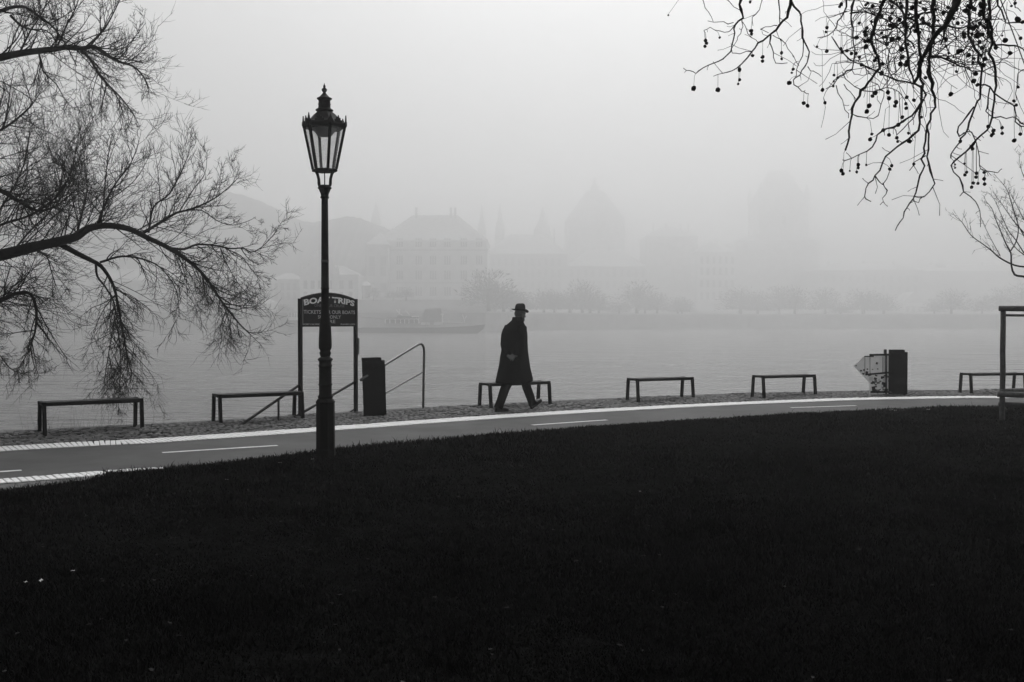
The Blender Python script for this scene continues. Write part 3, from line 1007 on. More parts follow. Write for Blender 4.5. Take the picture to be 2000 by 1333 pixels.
    # hat: brim dipping at the front, dented crown, band
    hat_t = Matrix.Rotation(R(4), 3, 'Y')
    def HT(v): return tuple(Vector((.098, 0, 1.672)) + hat_t @ Vector(v))
    br, n = MB(), 36
    vs_, fs_ = [], []
    for i, (r, z0) in enumerate(((.084, .004), (.115, .0), (.138, .002), (.148, .002), (.148, .012), (.138, .011), (.115, .007), (.084, .012))):
        for j in range(n):
            a = 2 * math.pi * j / n
            up = .030 * (math.sin(a) ** 2) * max(0, r - .084) / .078 + (.016 * max(0, -math.cos(a)) - .022 * max(0, math.cos(a))) * max(0, r - .084) / .078
            vs_.append(HT((r * 1.04 * math.cos(a), r * .90 * math.sin(a), z0 + up)))
    for i in range(8):
        for j in range(n):
            j2, i2 = (j + 1) % n, (i + 1) % 8
            fs_.append((i * n + j, i * n + j2, i2 * n + j2, i2 * n + j))
    br.add(vs_, fs_, True)
    hat = br.build("hat_brim", M['felt'], root)
    cr = MB(); vs_, fs_ = [], []
    prof = [(.089, .006), (.089, .035), (.086, .07), (.080, .10), (.068, .122), (.050, .132), (.028, .134), (.004, .133)]
    for i, (r, z) in enumerate(prof):
        for j in range(n):
            a = 2 * math.pi * j / n
            x, y = r * 1.06 * math.cos(a), r * .92 * math.sin(a)
            zz = z - (.030 * math.exp(-(y / .022) ** 2) * (z > .11)) + .010 * (x / .09) * (z / .13)
            pinch = 1 - .20 * max(0, math.cos(a)) * (z / .13) ** 2
            vs_.append(HT((x, y * pinch, zz)))
    for i in range(len(prof) - 1):
        for j in range(n):
            j2 = (j + 1) % n
            fs_.append((i * n + j, i * n + j2, (i + 1) * n + j2, (i + 1) * n + j))
    fs_.append(tuple((len(prof) - 1) * n + j for j in range(n)))
    cr.add(vs_, fs_, True)
    crown = cr.build("hat_crown", M['felt'], root)
    hb_ = MB(); vs_ = []
    for z in (.008, .034):
        for j in range(n):
            a = 2 * math.pi * j / n
            vs_.append(HT((.0915 * 1.06 * math.cos(a), .0915 * .92 * math.sin(a), z)))
    hb_.add(vs_, [(j, (j + 1) % n, n + (j + 1) % n, n + j) for j in range(n)], True)
    hb_.build("hat_band", M['felt_band'], root)
    # overcoat: hunched back, skirt flaring with the stride, both sleeves drawn behind
    fold = lambda i, t: .026 * math.sin(7 * t + i * .35) * min(1.0, max(0.0, (12 - i) / 9.0)) + .008 * math.sin(13 * t + 1.1 + i)
    rings = [(-.02, 0, .475, .320, .225, .012), (-.02, 0, .49, .325, .230, .012), (-.018, 0, .53, .320, .230, .01), (-.015, 0, .62, .295, .228), (-.015, 0, .72, .265, .225), (-.015, 0, .82, .245, .222), (-.015, 0, .90, .232, .222), (-.012, 0, .98, .215, .220),
             (-.01, 0, 1.06, .200, .222), (-.012, 0, 1.14, .192, .228), (-.018, 0, 1.22, .192, .235), (-.02, 0, 1.30, .186, .236), (-.012, 0, 1.37, .168, .225), (.0, 0, 1.42, .145, .195), (.015, 0, 1.46, .122, .15), (.03, 0, 1.49, .105, .115), (.042, 0, 1.515, .094, .096)]
    coat = loft(rings, 40, True, fold, 1.06)
    for sh, el, wr in ((shR, elR, wrR), (shL, elL, wrL)):
        mid = sh.lerp(el, .5) + Vector((-.02, (el.y - sh.y) * .2, .015))
        fm = el.lerp(wr, .5) + Vector((-.022, 0, 0))
        coat.tube([sh + Vector((.01, -sh.y * .25, .0)), sh, mid, el, fm, wr + (wr - el).normalized() * -.01], [.082, .088, .080, .074, .066, .058], 14)
    cm = join_remesh(coat, .011)
    link("overcoat", cm, M['cloth'], root)
    # upturned collar
    clr = MB(); vs_, fs_ = [], []
    n = 30
    for i, (r, z, dx) in enumerate(((.100, 1.495, .035), (.092, 1.54, .045), (.086, 1.580, .050), (.080, 1.580, .050), (.084, 1.535, .045))):
        for j in range(n + 1):
            a = R(38) + (2 * math.pi - R(76)) * j / n
            low = -.055 * max(0, math.cos(a)) ** 2
            vs_.append((dx + r * 1.02 * math.cos(a), r * 1.0 * math.sin(a), z + (low if i in (2, 3) else low * .4) - .010 * math.sin(a * .5)))
    for i in range(4):
        for j in range(n):
            fs_.append((i * (n + 1) + j, i * (n + 1) + j + 1, (i + 1) * (n + 1) + j + 1, (i + 1) * (n + 1) + j))
    clr.add(vs_, fs_, True).build("collar", M['cloth'], root)
    for s, wr, el in ((-1, wrR, elR), (1, wrL, elL)):
        d = (wr - el).normalized()
        MB().tube([wr - d * .055, wr - d * .012], [.061, .059], 16).build("cuff", M['cloth'], root)
    # trousers and shoes
    for hip, kn, an, fx in ((hipR, kneeR, ankR, 0), (hipL, kneeL, ankL, 1)):
        hem = an + (an - kn).normalized() * .035
        t = MB().tube([hip + Vector((0, 0, -.03)), hip.lerp(kn, .5), kn, kn.lerp(an, .35) + Vector((-.012, 0, 0)), kn.lerp(an, .75), hem], [.100, .090, .080, .078, .073, .070], 18)
        t.build("trouser_leg", M['trouser'], root)
        sh = MB()
        rr = [(-.088, .000, .030, .034), (-.078, .008, .036, .045), (-.04, .012, .038, .055), (0, .010, .037, .052), (.05, .0, .042, .038), (.10, -.006, .046, .030), (.14, -.010, .042, .025), (.165, -.014, .028, .018), (.172, -.018, .01, .008)]
        vs_, fs_ = [], []
        n = 16
        for (x, zc, hw, hh) in rr:
            for j in range(n):
                a = 2 * math.pi * j / n
                z = zc + hh * math.sin(a)
                vs_.append(Vector((x, hw * math.cos(a), max(z, -.030))))
        for i in range(len(rr) - 1):
            for j in range(n):
                j2 = (j + 1) % n
                fs_.append((i * n + j, i * n + j2, (i + 1) * n + j2, (i + 1) * n + j))
        fs_ += [tuple(range(n))[::-1], tuple((len(rr) - 1) * n + j for j in range(n))]
        if fx:
            Mx = Matrix.Translation(Vector((an.x + .035, an.y, .083))) @ Matrix.Rotation(R(-31), 4, 'Y')
        else:
            Mx = Matrix.Translation(Vector((an.x + .02, an.y, .048)))
        sh.add([Mx @ v for v in vs_], fs_, True)
        shoe = sh.build("shoe", M['leather'], root)
        hl = MB().box((0, 0, 0), (.07, .062, .022))
        so = MB()
        so.add([Mx @ Vector((x_, y_, z_)) for z_ in (-.045, -.029) for x_, y_ in ((-.088, -.030), (-.02, -.034), (.06, -.036), (.12, -.044), (.160, -.03), (.172, 0), (.160, .03), (.12, .044), (.06, .036), (-.02, .034), (-.088, .030))],
               [tuple(range(11))[::-1], tuple(range(11, 22))] + [(i, (i + 1) % 11, 11 + (i + 1) % 11, 11 + i) for i in range(11)])
        so.build("sole", M['felt_band'], shoe)
    return root
make_man()

# ------------------------------------------------------------------ bare trees of the near bank
def resample(pts, rad, step):
    P = np.array([tuple(p) for p in pts]); r = np.array(rad, float)
    k = len(P)
    ext = np.vstack([2 * P[0] - P[1], P, 2 * P[-1] - P[-2]])
    out, ro = [], []
    for i in range(1, k):
        a, b, c, d = ext[i - 1], ext[i], ext[i + 1], ext[i + 2]
        n = max(2, int(np.linalg.norm(c - b) / step) + 1)
        for t in np.linspace(0, 1, n, endpoint=False):
            out.append(0.5 * (2 * b + (c - a) * t + (2 * a - 5 * b + 4 * c - d) * t * t + (-a + 3 * b - 3 * c + d) * t ** 3))
            ro.append(r[i - 1] * (1 - t) + r[i] * t)
    out.append(P[-1]); ro.append(r[-1])
    return [Vector(p) for p in out], ro
def px_limb(pxs, d0, d1, r0, r1, step=.08, pw=1.0):
    """limb traced through picture points, running from d0 to d1 metres away"""
    k = len(pxs)
    pts = [at(x, y, d0 + (d1 - d0) * i / (k - 1)) for i, (x, y) in enumerate(pxs)]
    rad = [r0 + (r1 - r0) * (i / (k - 1)) ** pw for i in range(k)]
    return resample(pts, rad, step)
tw = random.Random(101)
def rvec():
    return Vector((tw.gauss(0, 1), tw.gauss(0, 1), tw.gauss(0, 1)))
def shoot(mb, p, d, L, r, sides, nseg, bias, wig, out=None):
    pts, rad = [p.copy()], [r]
    d = d.normalized()
    for i in range(nseg):
        d = (d + bias * (1.0 / nseg) + rvec() * wig).normalized()
        p = p + d * (L / nseg)
        pts.append(p)
        rad.append(r * (1 - .72 * (i + 1) / nseg))
    mb.tube(pts, rad, sides, cap=False)
    return pts, rad
def fork_dir(t, ang, updn):
    """a direction leaving tangent t by about ang, leaning towards updn"""
    q = rvec() + updn
    q = q - t * q.dot(t)
    if q.length < 1e-4: q = t.orthogonal()
    q.normalize()
    return t * math.cos(ang) + q * math.sin(ang)
UP = Vector((0, 0, 1))
def dress(mb, pts, rad, dens, L1, lean, curl, lv2=6, lv3=4, t0=.0, ang=(30, 62), r1=.0105):
    """three orders of shoots along a limb; lean: where they leave to, curl: how they bend"""
    n = len(pts)
    length = sum((pts[i + 1] - pts[i]).length for i in range(n - 1))
    cnt = max(1, int(length * dens * 1.18))
    for c in range(cnt):
        f = t0 + (1 - t0) * (c + tw.random()) / cnt
        i = min(n - 2, int(f * (n - 1)))
        t = (pts[i + 1] - pts[i]).normalized()
        p = pts[i].lerp(pts[i + 1], tw.random())
        L = tw.uniform(*L1) * tw.choice([.6, .9, 1.2, 1.4, 1.65]) * (1 - .35 * f)
        cv = curl * tw.uniform(-.1, 1.5) + rvec() * .16
        a, ra = shoot(mb, p, fork_dir(t, R(tw.uniform(*ang)), lean * 1.0), L, min(r1, rad[i] * .75) * tw.uniform(.5, 1.1), 4, 9, cv, .055)
        for k in range(lv2):
            g = .18 + .8 * (k + tw.random()) / lv2
            j = min(len(a) - 2, int(g * (len(a) - 1)))
            t2 = (a[j + 1] - a[j]).normalized()
            b_, rb = shoot(mb, a[j].lerp(a[j + 1], tw.random()), fork_dir(t2, R(tw.uniform(25, 58)), lean * .35), L * tw.uniform(.30, .66) * (1.1 - .4 * g), max(.0034, ra[j] * .66), 3, 6, cv + rvec() * .25, .06)
            for m_ in range(lv3):
                h = .15 + .85 * (m_ + tw.random()) / lv3
                q = min(len(b_) - 2, int(h * (len(b_) - 1)))
                t3 = (b_[q + 1] - b_[q]).normalized()
                shoot(mb, b_[q].lerp(b_[q + 1], tw.random()), fork_dir(t3, R(tw.uniform(22, 60)), lean * .2), L * tw.uniform(.12, .34), .0027, 3, 4, cv * .7 + UP * tw.uniform(-.1, .4), .08)

def make_willow():
    root = tag(empty("willow_tree", (-8.3, 12.5, 0)), "large bare willow reaching in from the left edge with drooping twigs", "tree")
    base = Vector((-8.3, 12.5, 0))
    tk = MB()
    tpts, trad = resample([(-8.3, 12.5, -.3), (-8.25, 12.5, .5), (-8.15, 12.55, 1.6), (-8.25, 12.6, 3.0), (-8.1, 12.6, 4.4), (-8.2, 12.7, 6.2), (-8.0, 12.8, 8.5)], [.42, .33, .28, .24, .19, .13, .05], .3)
    tk.tube([p - base for p in tpts], trad, 14)
    tk.build("trunk", M['bark'], root)
    def anchor(z):
        return min(tpts, key=lambda p: abs(p.z - z))
    limbs = []
    def limb(pxs, d0, d1, r0, r1, **kw):
        pts, rad = px_limb(pxs, d0, d1, r0, r1, .09, kw.pop('pw', .8))
        z = kw.pop('join', None)
        if z is not None:
            a = anchor(z)
            cp, cr = resample([a, a.lerp(pts[0], .55) + Vector((0, 0, .12)), pts[0], pts[2]], [r0 * 1.5, r0 * 1.2, r0, r0], .15)
            pts, rad = cp[:-3] + pts, cr[:-3] + rad
        b_ = MB()
        b_.tube([p - base for p in pts], rad, 8 if r0 > .02 else 6)
        b_.build("branch", M['bark'], root)
        limbs.append((pts, rad, kw))
        return pts, rad
    dn, up = Vector((0, 0, -1)), Vector((0, 0, 1))
    rt = Vector((1, 0, 0))
    # the great lower bough
    limb([(-120, 520), (0, 499), (60, 484), (110, 473), (148, 463), (172, 447), (205, 441), (250, 447), (290, 466), (330, 485), (370, 512), (400, 540), (430, 585), (465, 630), (490, 655)], 13.2, 15.6, .088, .007, join=1.9,
         dens=9, L1=(.5, 1.05), lean=up * .7, curl=up * .35, t0=.15)
    limb([(330, 485), (370, 512), (400, 540), (425, 575), (445, 620), (450, 655)], 15.0, 15.5, .02, .004, dens=15, L1=(.35, .75), lean=dn * .9, curl=dn * .4 + rt * .25, lv2=7)
    limb([(110, 473), (150, 495), (180, 510), (197, 520), (215, 545), (225, 570), (230, 595), (240, 650), (250, 700), (258, 735)], 14.3, 15.1, .042, .006, dens=14, L1=(.4, .85), lean=dn * .9, curl=dn * .5, t0=.35, lv2=7)
    limb([(187, 515), (190, 540), (205, 560), (222, 590), (224, 620), (212, 690), (203, 750)], 14.9, 15.2, .02, .005, dens=14, L1=(.35, .7), lean=dn, curl=dn * .5, t0=.3)
    limb([(225, 600), (232, 660), (236, 720), (232, 770), (226, 800)], 15.05, 15.25, .009, .003, dens=13, L1=(.2, .45), lean=dn, curl=dn * .4, lv2=5)
    limb([(195, 513), (240, 501), (290, 510), (320, 530), (345, 570), (350, 620)], 14.8, 15.3, .018, .004, dens=11, L1=(.3, .65), lean=dn * .6, curl=dn * .35)
    limb([(275, 458), (300, 443), (345, 416), (368, 411), (412, 392), (440, 372), (468, 345)], 15.0, 15.5, .026, .004, dens=11, L1=(.3, .65), lean=up * .4, curl=up * .4 + rt * .2)
    limb([(368, 411), (395, 412), (425, 432), (455, 440), (485, 432), (498, 425)], 15.3, 15.6, .010, .003, dens=8, L1=(.2, .45), lean=up * .1, curl=up * .3 + rt * .1)
    limb([(330, 485), (360, 487), (385, 478), (420, 480), (450, 486), (475, 485), (490, 493), (510, 484), (535, 458), (545, 440)], 15.0, 15.8, .020, .004, dens=11, L1=(.2, .5), lean=up * -.1, curl=up * .12 + rt * .3)
    limb([(440, 486), (470, 500), (490, 525), (515, 550)], 15.5, 15.8, .009, .003, dens=11, L1=(.2, .5), lean=dn * .4, curl=rt * .4)
    limb([(430, 485), (445, 520), (470, 560), (500, 585)], 15.4, 15.7, .010, .003, dens=13, L1=(.25, .55), lean=dn * .5, curl=dn * .2 + rt * .4)
    limb([(190, 441), (205, 400), (225, 360), (255, 320), (272, 275)], 14.6, 14.9, .022, .004, dens=11, L1=(.3, .75), lean=up * .5, curl=up * .5)
    limb([(195, 441), (202, 400), (206, 350), (212, 300), (220, 260)], 14.7, 15.3, .016, .004, dens=10, L1=(.3, .65), lean=up * .4, curl=up * .5)
    limb([(290, 455), (300, 405), (330, 380), (350, 345), (365, 310), (372, 285)], 15.1, 15.3, .018, .003, dens=11, L1=(.25, .6), lean=up * .4, curl=up * .5)
    limb([(350, 414), (378, 370), (400, 340), (405, 300)], 15.3, 15.6, .010, .003, dens=9, L1=(.2, .45), lean=up * .4, curl=up * .5)
    # the upper bough
    limb([(-100, 140), (0, 113), (50, 103), (100, 97), (130, 93), (160, 95), (185, 92), (215, 112), (235, 122), (260, 130), (280, 150), (290, 175)], 13.0, 14.4, .058, .006, join=4.3, dens=11, L1=(.45, .9), lean=up * .5, curl=up * .35, t0=.15)
    limb([(155, 95), (175, 115), (190, 140), (210, 165), (235, 190), (258, 220), (270, 242)], 14.0, 14.4, .022, .005, dens=15, L1=(.25, .6), lean=dn * .6, curl=dn * .3 + rt * .1)
    limb([(190, 94), (215, 112), (255, 118), (290, 126)], 14.1, 14.5, .014, .003, dens=11, L1=(.2, .45), lean=up * .2, curl=up * .3 + rt * .2)
    limb([(-60, 30), (0, 22), (22, 15), (50, 15), (80, 35), (105, 55), (130, 90), (150, 130)], 13.0, 14.0, .032, .006, join=5.6, dens=11, L1=(.3, .75), lean=up * .4, curl=up * .2)
    limb([(20, 30), (40, 50), (60, 58), (90, 60), (108, 80), (120, 120)], 13.3, 13.9, .018, .004, dens=10, L1=(.25, .55), lean=up * .2, curl=up * .2)
    limb([(75, 100), (85, 140), (110, 165), (130, 200), (150, 215)], 13.6, 14.2, .014, .003, dens=11, L1=(.25, .55), lean=dn * .3, curl=dn * .2)
    limb([(165, 95), (200, 62), (222, 25), (240, -15)], 14.1, 14.3, .016, .006, dens=10, L1=(.25, .6), lean=up * .3, curl=up * .4)
    limb([(110, 96), (130, 50), (150, 10), (160, -40)], 13.8, 14.0, .014, .005, dens=10, L1=(.3, .6), lean=up * .4, curl=up * .4)
    limb([(40, 100), (60, 60), (85, 20), (100, -30)], 13.4, 13.6, .014, .005, dens=11, L1=(.3, .7), lean=up * .4, curl=up * .4)
    limb([(185, 94), (240, 95), (265, 70), (285, 45)], 14.2, 14.6, .010, .003, dens=8, L1=(.15, .35), lean=up * .1, curl=up * .3)
    # boughs at the picture's left edge
    limb([(-150, 330), (-60, 345), (0, 372), (40, 395), (75, 412), (110, 402), (150, 370)], 13.0, 14.4, .05, .006, join=3.1, dens=13, L1=(.6, 1.2), lean=up * .6, curl=up * .4, lv2=7)
    limb([(-120, 290), (-40, 270), (0, 255), (30, 235), (60, 208), (85, 170)], 13.0, 14.0, .03, .004, join=3.6, dens=12, L1=(.4, .85), lean=up * .4, curl=up * .4)
    limb([(-160, 640), (-80, 605), (0, 587), (30, 574), (60, 575), (71, 610), (68, 650), (60, 680), (68, 720)], 13.0, 14.0, .045, .005, join=1.3, dens=14, L1=(.35, .8), lean=dn * .5, curl=dn * .35, lv2=7)
    limb([(-60, 590), (0, 592), (25, 560), (50, 545)], 13.2, 13.8, .02, .006, dens=15, L1=(.4, .9), lean=dn * .1, curl=up * .05)
    limb([(-120, 640), (-40, 660), (0, 695), (22, 722), (62, 735)], 13.0, 13.7, .014, .003, join=1.2, dens=12, L1=(.2, .45), lean=dn * .4, curl=rt * .2)
    limb([(-60, 470), (0, 440), (60, 420), (115, 380), (140, 330), (150, 280)], 13.2, 14.5, .022, .005, join=2.2, dens=13, L1=(.5, 1.0), lean=up * .5, curl=up * .4)
    limb([(60, 484), (90, 500), (100, 530), (110, 560)], 14.2, 14.6, .015, .004, dens=16, L1=(.4, .8), lean=dn * .3, curl=rt * .2)
    limb([(0, 410), (30, 360), (50, 310), (58, 260)], 14.0, 14.8, .016, .005, dens=13, L1=(.4, .9), lean=up * .4, curl=up * .4)
    limb([(20, 498), (60, 450), (100, 410), (118, 360), (122, 310)], 14.0, 15.0, .016, .004, dens=13, L1=(.4, .9), lean=up * .4, curl=up * .4)
    limb([(148, 463), (160, 420), (170, 370), (165, 320), (160, 270)], 14.4, 15.2, .014, .004, dens=12, L1=(.35, .8), lean=up * .4, curl=up * .4)
    crown = MB()
    for pts, rad, kw in limbs:
        dress(crown, pts, rad, **kw)
    crown.v = [(v[0] - base.x, v[1] - base.y, v[2]) for v in crown.v]
    tag(crown.build("crown", M['twig'], root), kind="stuff")
make_willow()

def make_plane():
    base = Vector((5.4, -.6, 0))
    root = tag(empty("plane_tree", base), "plane tree boughs with hanging seed balls at the upper right corner", "tree")
    tpts, trad = resample([(5.4, -.6, -.3), (5.35, -.6, .6), (5.3, -.55, 2.0), (5.2, -.4, 3.4), (5.3, -.5, 5.5), (5.1, -.4, 8.0), (5.2, -.3, 11)], [.46, .36, .31, .28, .22, .15, .05], .3)
    tk = MB(); tk.tube([p - base for p in tpts], trad, 14); tk.build("trunk", M['bark'], root)
    bpts, brad = resample([(5.25, -.45, 3.0), (4.5, .9, 3.7), (3.6, 2.4, 3.75), (2.6, 3.3, 3.55), (1.5, 3.7, 3.3), (.6, 3.9, 3.05)], [.16, .12, .095, .06, .035, .014], .12)
    b_ = MB(); b_.tube([p - base for p in bpts], brad, 10); b_.build("bough", M['bark'], root)
    b2, r2 = resample([(4.0, 1.8, 3.75), (4.2, 3.0, 3.6), (3.6, 4.3, 3.4), (2.8, 5.0, 3.2)], [.09, .07, .045, .02], .12)
    b_ = MB(); b_.tube([p - base for p in b2], r2, 10); b_.build("bough", M['bark'], root)
    bough = bpts + b2
    C = lambda cx, cy: (1300 + cx / 2.857, cy / 2.857)
    LB = [  # traced limbs: points, depth from, depth to, radius from, radius to, joins the bough
        ([(420, -40), (415, 60), (425, 105), (385, 140), (380, 190), (370, 250), (360, 290), (320, 330), (215, 380), (170, 405), (130, 400), (100, 385)], 3.9, 3.7, .0075, .002, 1),
        ([(425, 105), (432, 150), (412, 205), (378, 260)], 3.9, 3.8, .003, .0015, 0),
        ([(382, 136), (320, 128), (240, 121)], 3.9, 3.85, .003, .0015, 0),
        ([(385, 142), (350, 178), (300, 178), (250, 165), (210, 172)], 3.9, 3.8, .003, .0015, 0),
        ([(200, -20), (235, 70), (265, 120)], 3.8, 3.85, .0025, .0015, 1),
        ([(330, -10), (410, 60)], 3.9, 3.9, .002, .002, 1),
        ([(370, 270), (390, 300), (480, 290)], 3.8, 3.7, .0025, .0025, 0),
        ([(700, -30), (690, 65), (640, 140), (590, 190), (520, 245), (480, 290), (430, 360), (370, 395), (320, 410), (265, 432)], 3.7, 3.6, .009, .0018, 1),
        ([(625, -20), (640, 60), (640, 140)], 3.7, 3.7, .004, .003, 1),
        ([(605, 170), (580, 240), (605, 290), (612, 355), (685, 350)], 3.7, 3.6, .005, .0018, 0),
        ([(625, 145), (585, 146), (530, 165), (570, 182)], 3.7, 3.65, .003, .0015, 0),
        ([(700, 10), (745, 60), (760, 150), (768, 205), (800, 290), (790, 350), (745, 420), (712, 450), (735, 490), (775, 525), (792, 530)], 3.7, 3.5, .007, .0018, 0),
        ([(768, 205), (770, 280), (732, 390), (725, 430)], 3.65, 3.6, .0035, .002, 0),
        ([(790, 375), (830, 405), (872, 425)], 3.6, 3.55, .003, .0015, 0),
        ([(600, 195), (640, 225), (690, 270), (715, 320), (735, 370)], 3.7, 3.65, .0025, .002, 0),
        ([(545, -10), (520, 60), (480, 100), (490, 140)], 3.8, 3.75, .0025, .0015, 1),
        ([(430, 120), (470, 200), (520, 240)], 3.85, 3.7, .0022, .0015, 0),
        ([(1015, -20), (1000, 70), (960, 120), (930, 175), (890, 208), (855, 214)], 3.5, 3.4, .006, .0018, 1),
        ([(1000, 68), (940, 90), (900, 100)], 3.5, 3.45, .003, .0015, 0),
        ([(1050, -20), (1035, 100), (1045, 200), (1045, 370), (990, 410), (930, 480), (895, 495)], 3.5, 3.3, .006, .002, 1),
        ([(1045, 345), (945, 350)], 3.4, 3.4, .0025, .0015, 0),
        ([(1230, -20), (1190, 60), (1165, 150), (1150, 230), (1180, 320), (1190, 380), (1150, 440), (1090, 510), (1045, 610), (1035, 680), (1025, 770), (1005, 840)], 3.4, 3.2, .010, .0045, 1),
        ([(1038, 630), (1080, 650), (1160, 660), (1195, 630), (1220, 540), (1200, 490), (1145, 455)], 3.25, 3.3, .0025, .002, 0),
        ([(930, 200), (1000, 310), (1090, 365), (1200, 410), (1300, 450), (1400, 465)], 3.4, 3.3, .003, .004, 0),
        ([(1660, -60), (1600, 60), (1560, 140), (1490, 220), (1430, 340), (1400, 430), (1390, 470)], 3.3, 3.3, .022, .007, 1),
        ([(1640, -40), (1590, 70), (1555, 170), (1540, 250)], 3.5, 3.5, .016, .005, 1),
        ([(1490, -40), (1495, 100), (1485, 230), (1470, 330)], 3.4, 3.4, .013, .007, 1),
        ([(1400, -30), (1395, 100), (1420, 250), (1415, 360), (1440, 480)], 3.2, 3.2, .010, .006, 1),
        ([(1350, -20), (1340, 200), (1355, 330), (1390, 460), (1440, 510), (1445, 560), (1380, 660), (1290, 750)], 3.2, 3.1, .008, .002, 1),
        ([(1430, 480), (1420, 600), (1410, 720), (1350, 780), (1260, 850), (1205, 910), (1175, 985), (1135, 1020), (1110, 1095), (1150, 1128)], 3.2, 3.0, .007, .0022, 0),
        ([(1175, 985), (1215, 1025), (1250, 960)], 3.05, 3.0, .003, .0015, 0),
        ([(1215, 1025), (1235, 1060), (1220, 1110), (1203, 1140)], 3.0, 3.0, .0014, .001, 0),
        ([(1470, 320), (1475, 440), (1500, 520), (1500, 600), (1460, 710), (1440, 860), (1425, 960), (1395, 1080), (1345, 1160), (1300, 1240), (1285, 1285)], 3.4, 3.1, .009, .0022, 0),
        ([(1460, 710), (1470, 800), (1465, 910), (1495, 1000), (1490, 1040), (1440, 1100), (1385, 1090)], 3.25, 3.15, .006, .002, 0),
        ([(1440, 1100), (1410, 1130), (1385, 1120)], 3.15, 3.15, .0015, .0012, 0),
        ([(1445, 870), (1390, 905), (1370, 950)], 3.25, 3.2, .003, .0015, 0),
        ([(1440, 560), (1380, 640), (1300, 700), (1215, 725), (1170, 790), (1120, 845), (1040, 885), (985, 895)], 3.15, 3.0, .006, .002, 0),
        ([(1470, 320), (1570, 330), (1640, 370), (1740, 400), (1830, 370), (1900, 320), (1922, 298)], 3.4, 3.5, .006, .0018, 0),
        ([(1700, -30), (1690, 200), (1750, 300), (1760, 380), (1760, 520), (1720, 600), (1685, 720), (1640, 790), (1600, 850), (1590, 880)], 3.4, 3.2, .009, .003, 1),
        ([(1720, 600), (1640, 705), (1635, 760), (1680, 735), (1720, 760), (1745, 840), (1750, 920), (1780, 955), (1860, 962), (1880, 945)], 3.25, 3.2, .004, .002, 0),
        ([(1800, -30), (1820, 200), (1810, 300), (1840, 400), (1840, 520), (1830, 620), (1810, 700), (1740, 780), (1650, 870), (1595, 925), (1640, 990), (1665, 1070), (1740, 1130), (1760, 1180), (1755, 1270)], 3.5, 3.2, .009, .0018, 1),
        ([(1665, 1070), (1640, 1092)], 3.25, 3.25, .003, .002, 0),
        ([(1760, 475), (1810, 490), (1870, 545), (1930, 580), (1950, 620), (1955, 680), (2010, 715)], 3.35, 3.4, .005, .003, 0),
        ([(1830, 655), (1900, 655), (1960, 668), (2010, 700)], 3.4, 3.4, .004, .003, 0),
        ([(1810, 490), (1800, 580), (1785, 620), (1830, 660)], 3.35, 3.4, .004, .003, 0),
        ([(1830, 250), (1980, 262), (2010, 300)], 3.5, 3.5, .005, .003, 0),
        ([(2010, 390), (1970, 410), (1955, 520), (1948, 560)], 3.4, 3.4, .003, .0018, 1),
        ([(1840, -30), (1870, 60), (1900, 130), (1990, 120), (2030, 130)], 3.6, 3.5, .006, .003, 1),
        ([(1760, -30), (1780, 100), (1800, 180), (1830, 250)], 3.5, 3.5, .012, .006, 1),
        ([(1560, 140), (1650, 160), (1750, 110), (1850, 110), (1900, 105)], 3.4, 3.5, .006, .002, 0),
        ([(1165, 170), (1260, 165), (1340, 110), (1400, 90), (1500, 60)], 3.4, 3.4, .004, .005, 0),
        ([(1030, 80), (1130, 70), (1230, 110), (1330, 190), (1390, 280)], 3.5, 3.3, .004, .004, 0),
        ([(1250, 0), (1380, 110), (1480, 150), (1550, 150)], 3.4, 3.4, .005, .006, 1),
        ([(1390, 130), (1350, 220), (1290, 300), (1240, 290)], 3.3, 3.2, .006, .002, 0),
        ([(1400, 290), (1330, 360), (1260, 430), (1200, 500)], 3.2, 3.1, .004, .0018, 0),
        ([(1150, 130), (1180, 220), (1230, 240), (1300, 220), (1400, 130)], 3.4, 3.3, .003, .003, 0),
        ([(1960, -20), (1950, 40), (1990, 60)], 3.4, 3.4, .004, .002, 1),
        ([(950, 480), (980, 560), (1000, 610), (1030, 660)], 3.3, 3.25, .0016, .0014, 0),
        ([(995, 470), (1030, 520), (1065, 555)], 3.3, 3.25, .0014, .0012, 0),
        ([(980, 410), (1030, 460), (1110, 510), (1200, 500), (1270, 490), (1330, 540)], 3.35, 3.2, .003, .002, 0),
    ]
    tree_pts, crown = [], MB()
    pr_ = random.Random(77)
    for pts_c, d0, d1, r0, r1, jn in LB:
        big_ = r0 >= .0055
        r0, r1 = max(.0015, r0 * .58), max(.0011, r1 * .6)
        pts, rad = px_limb([C(*q) for q in pts_c], d0, d1, r0, r1, .03, .75)
        # knobbly, angular wood
        pts = [p + Vector((pr_.gauss(0, .0022), pr_.gauss(0, .004), pr_.gauss(0, .0022))) for p in pts]
        rad = [r * pr_.uniform(.88, 1.15) * (1.45 if pr_.random() < .07 else 1) for r in rad]
        vis = list(pts)
        if jn:
            a = min(bough, key=lambda q: (q - pts[0]).length)
            cp, cr = resample([a, a.lerp(pts[0], .5) + Vector((pr_.uniform(-.05, .05), 0, .02)), pts[0], pts[1]], [r0 * 1.8, r0 * 1.4, r0, r0], .06)
            pts, rad = cp[:-2] + pts, cr[:-2] + rad
        if big_:
            b_ = MB(); b_.tube([p - base for p in pts], rad, 7); b_.build("branch", M['bark'], root)
        else:
            crown.tube([p - base for p in pts], rad, 5)
        tree_pts += vis
        # short spurs and fine side twigs
        n = len(vis)
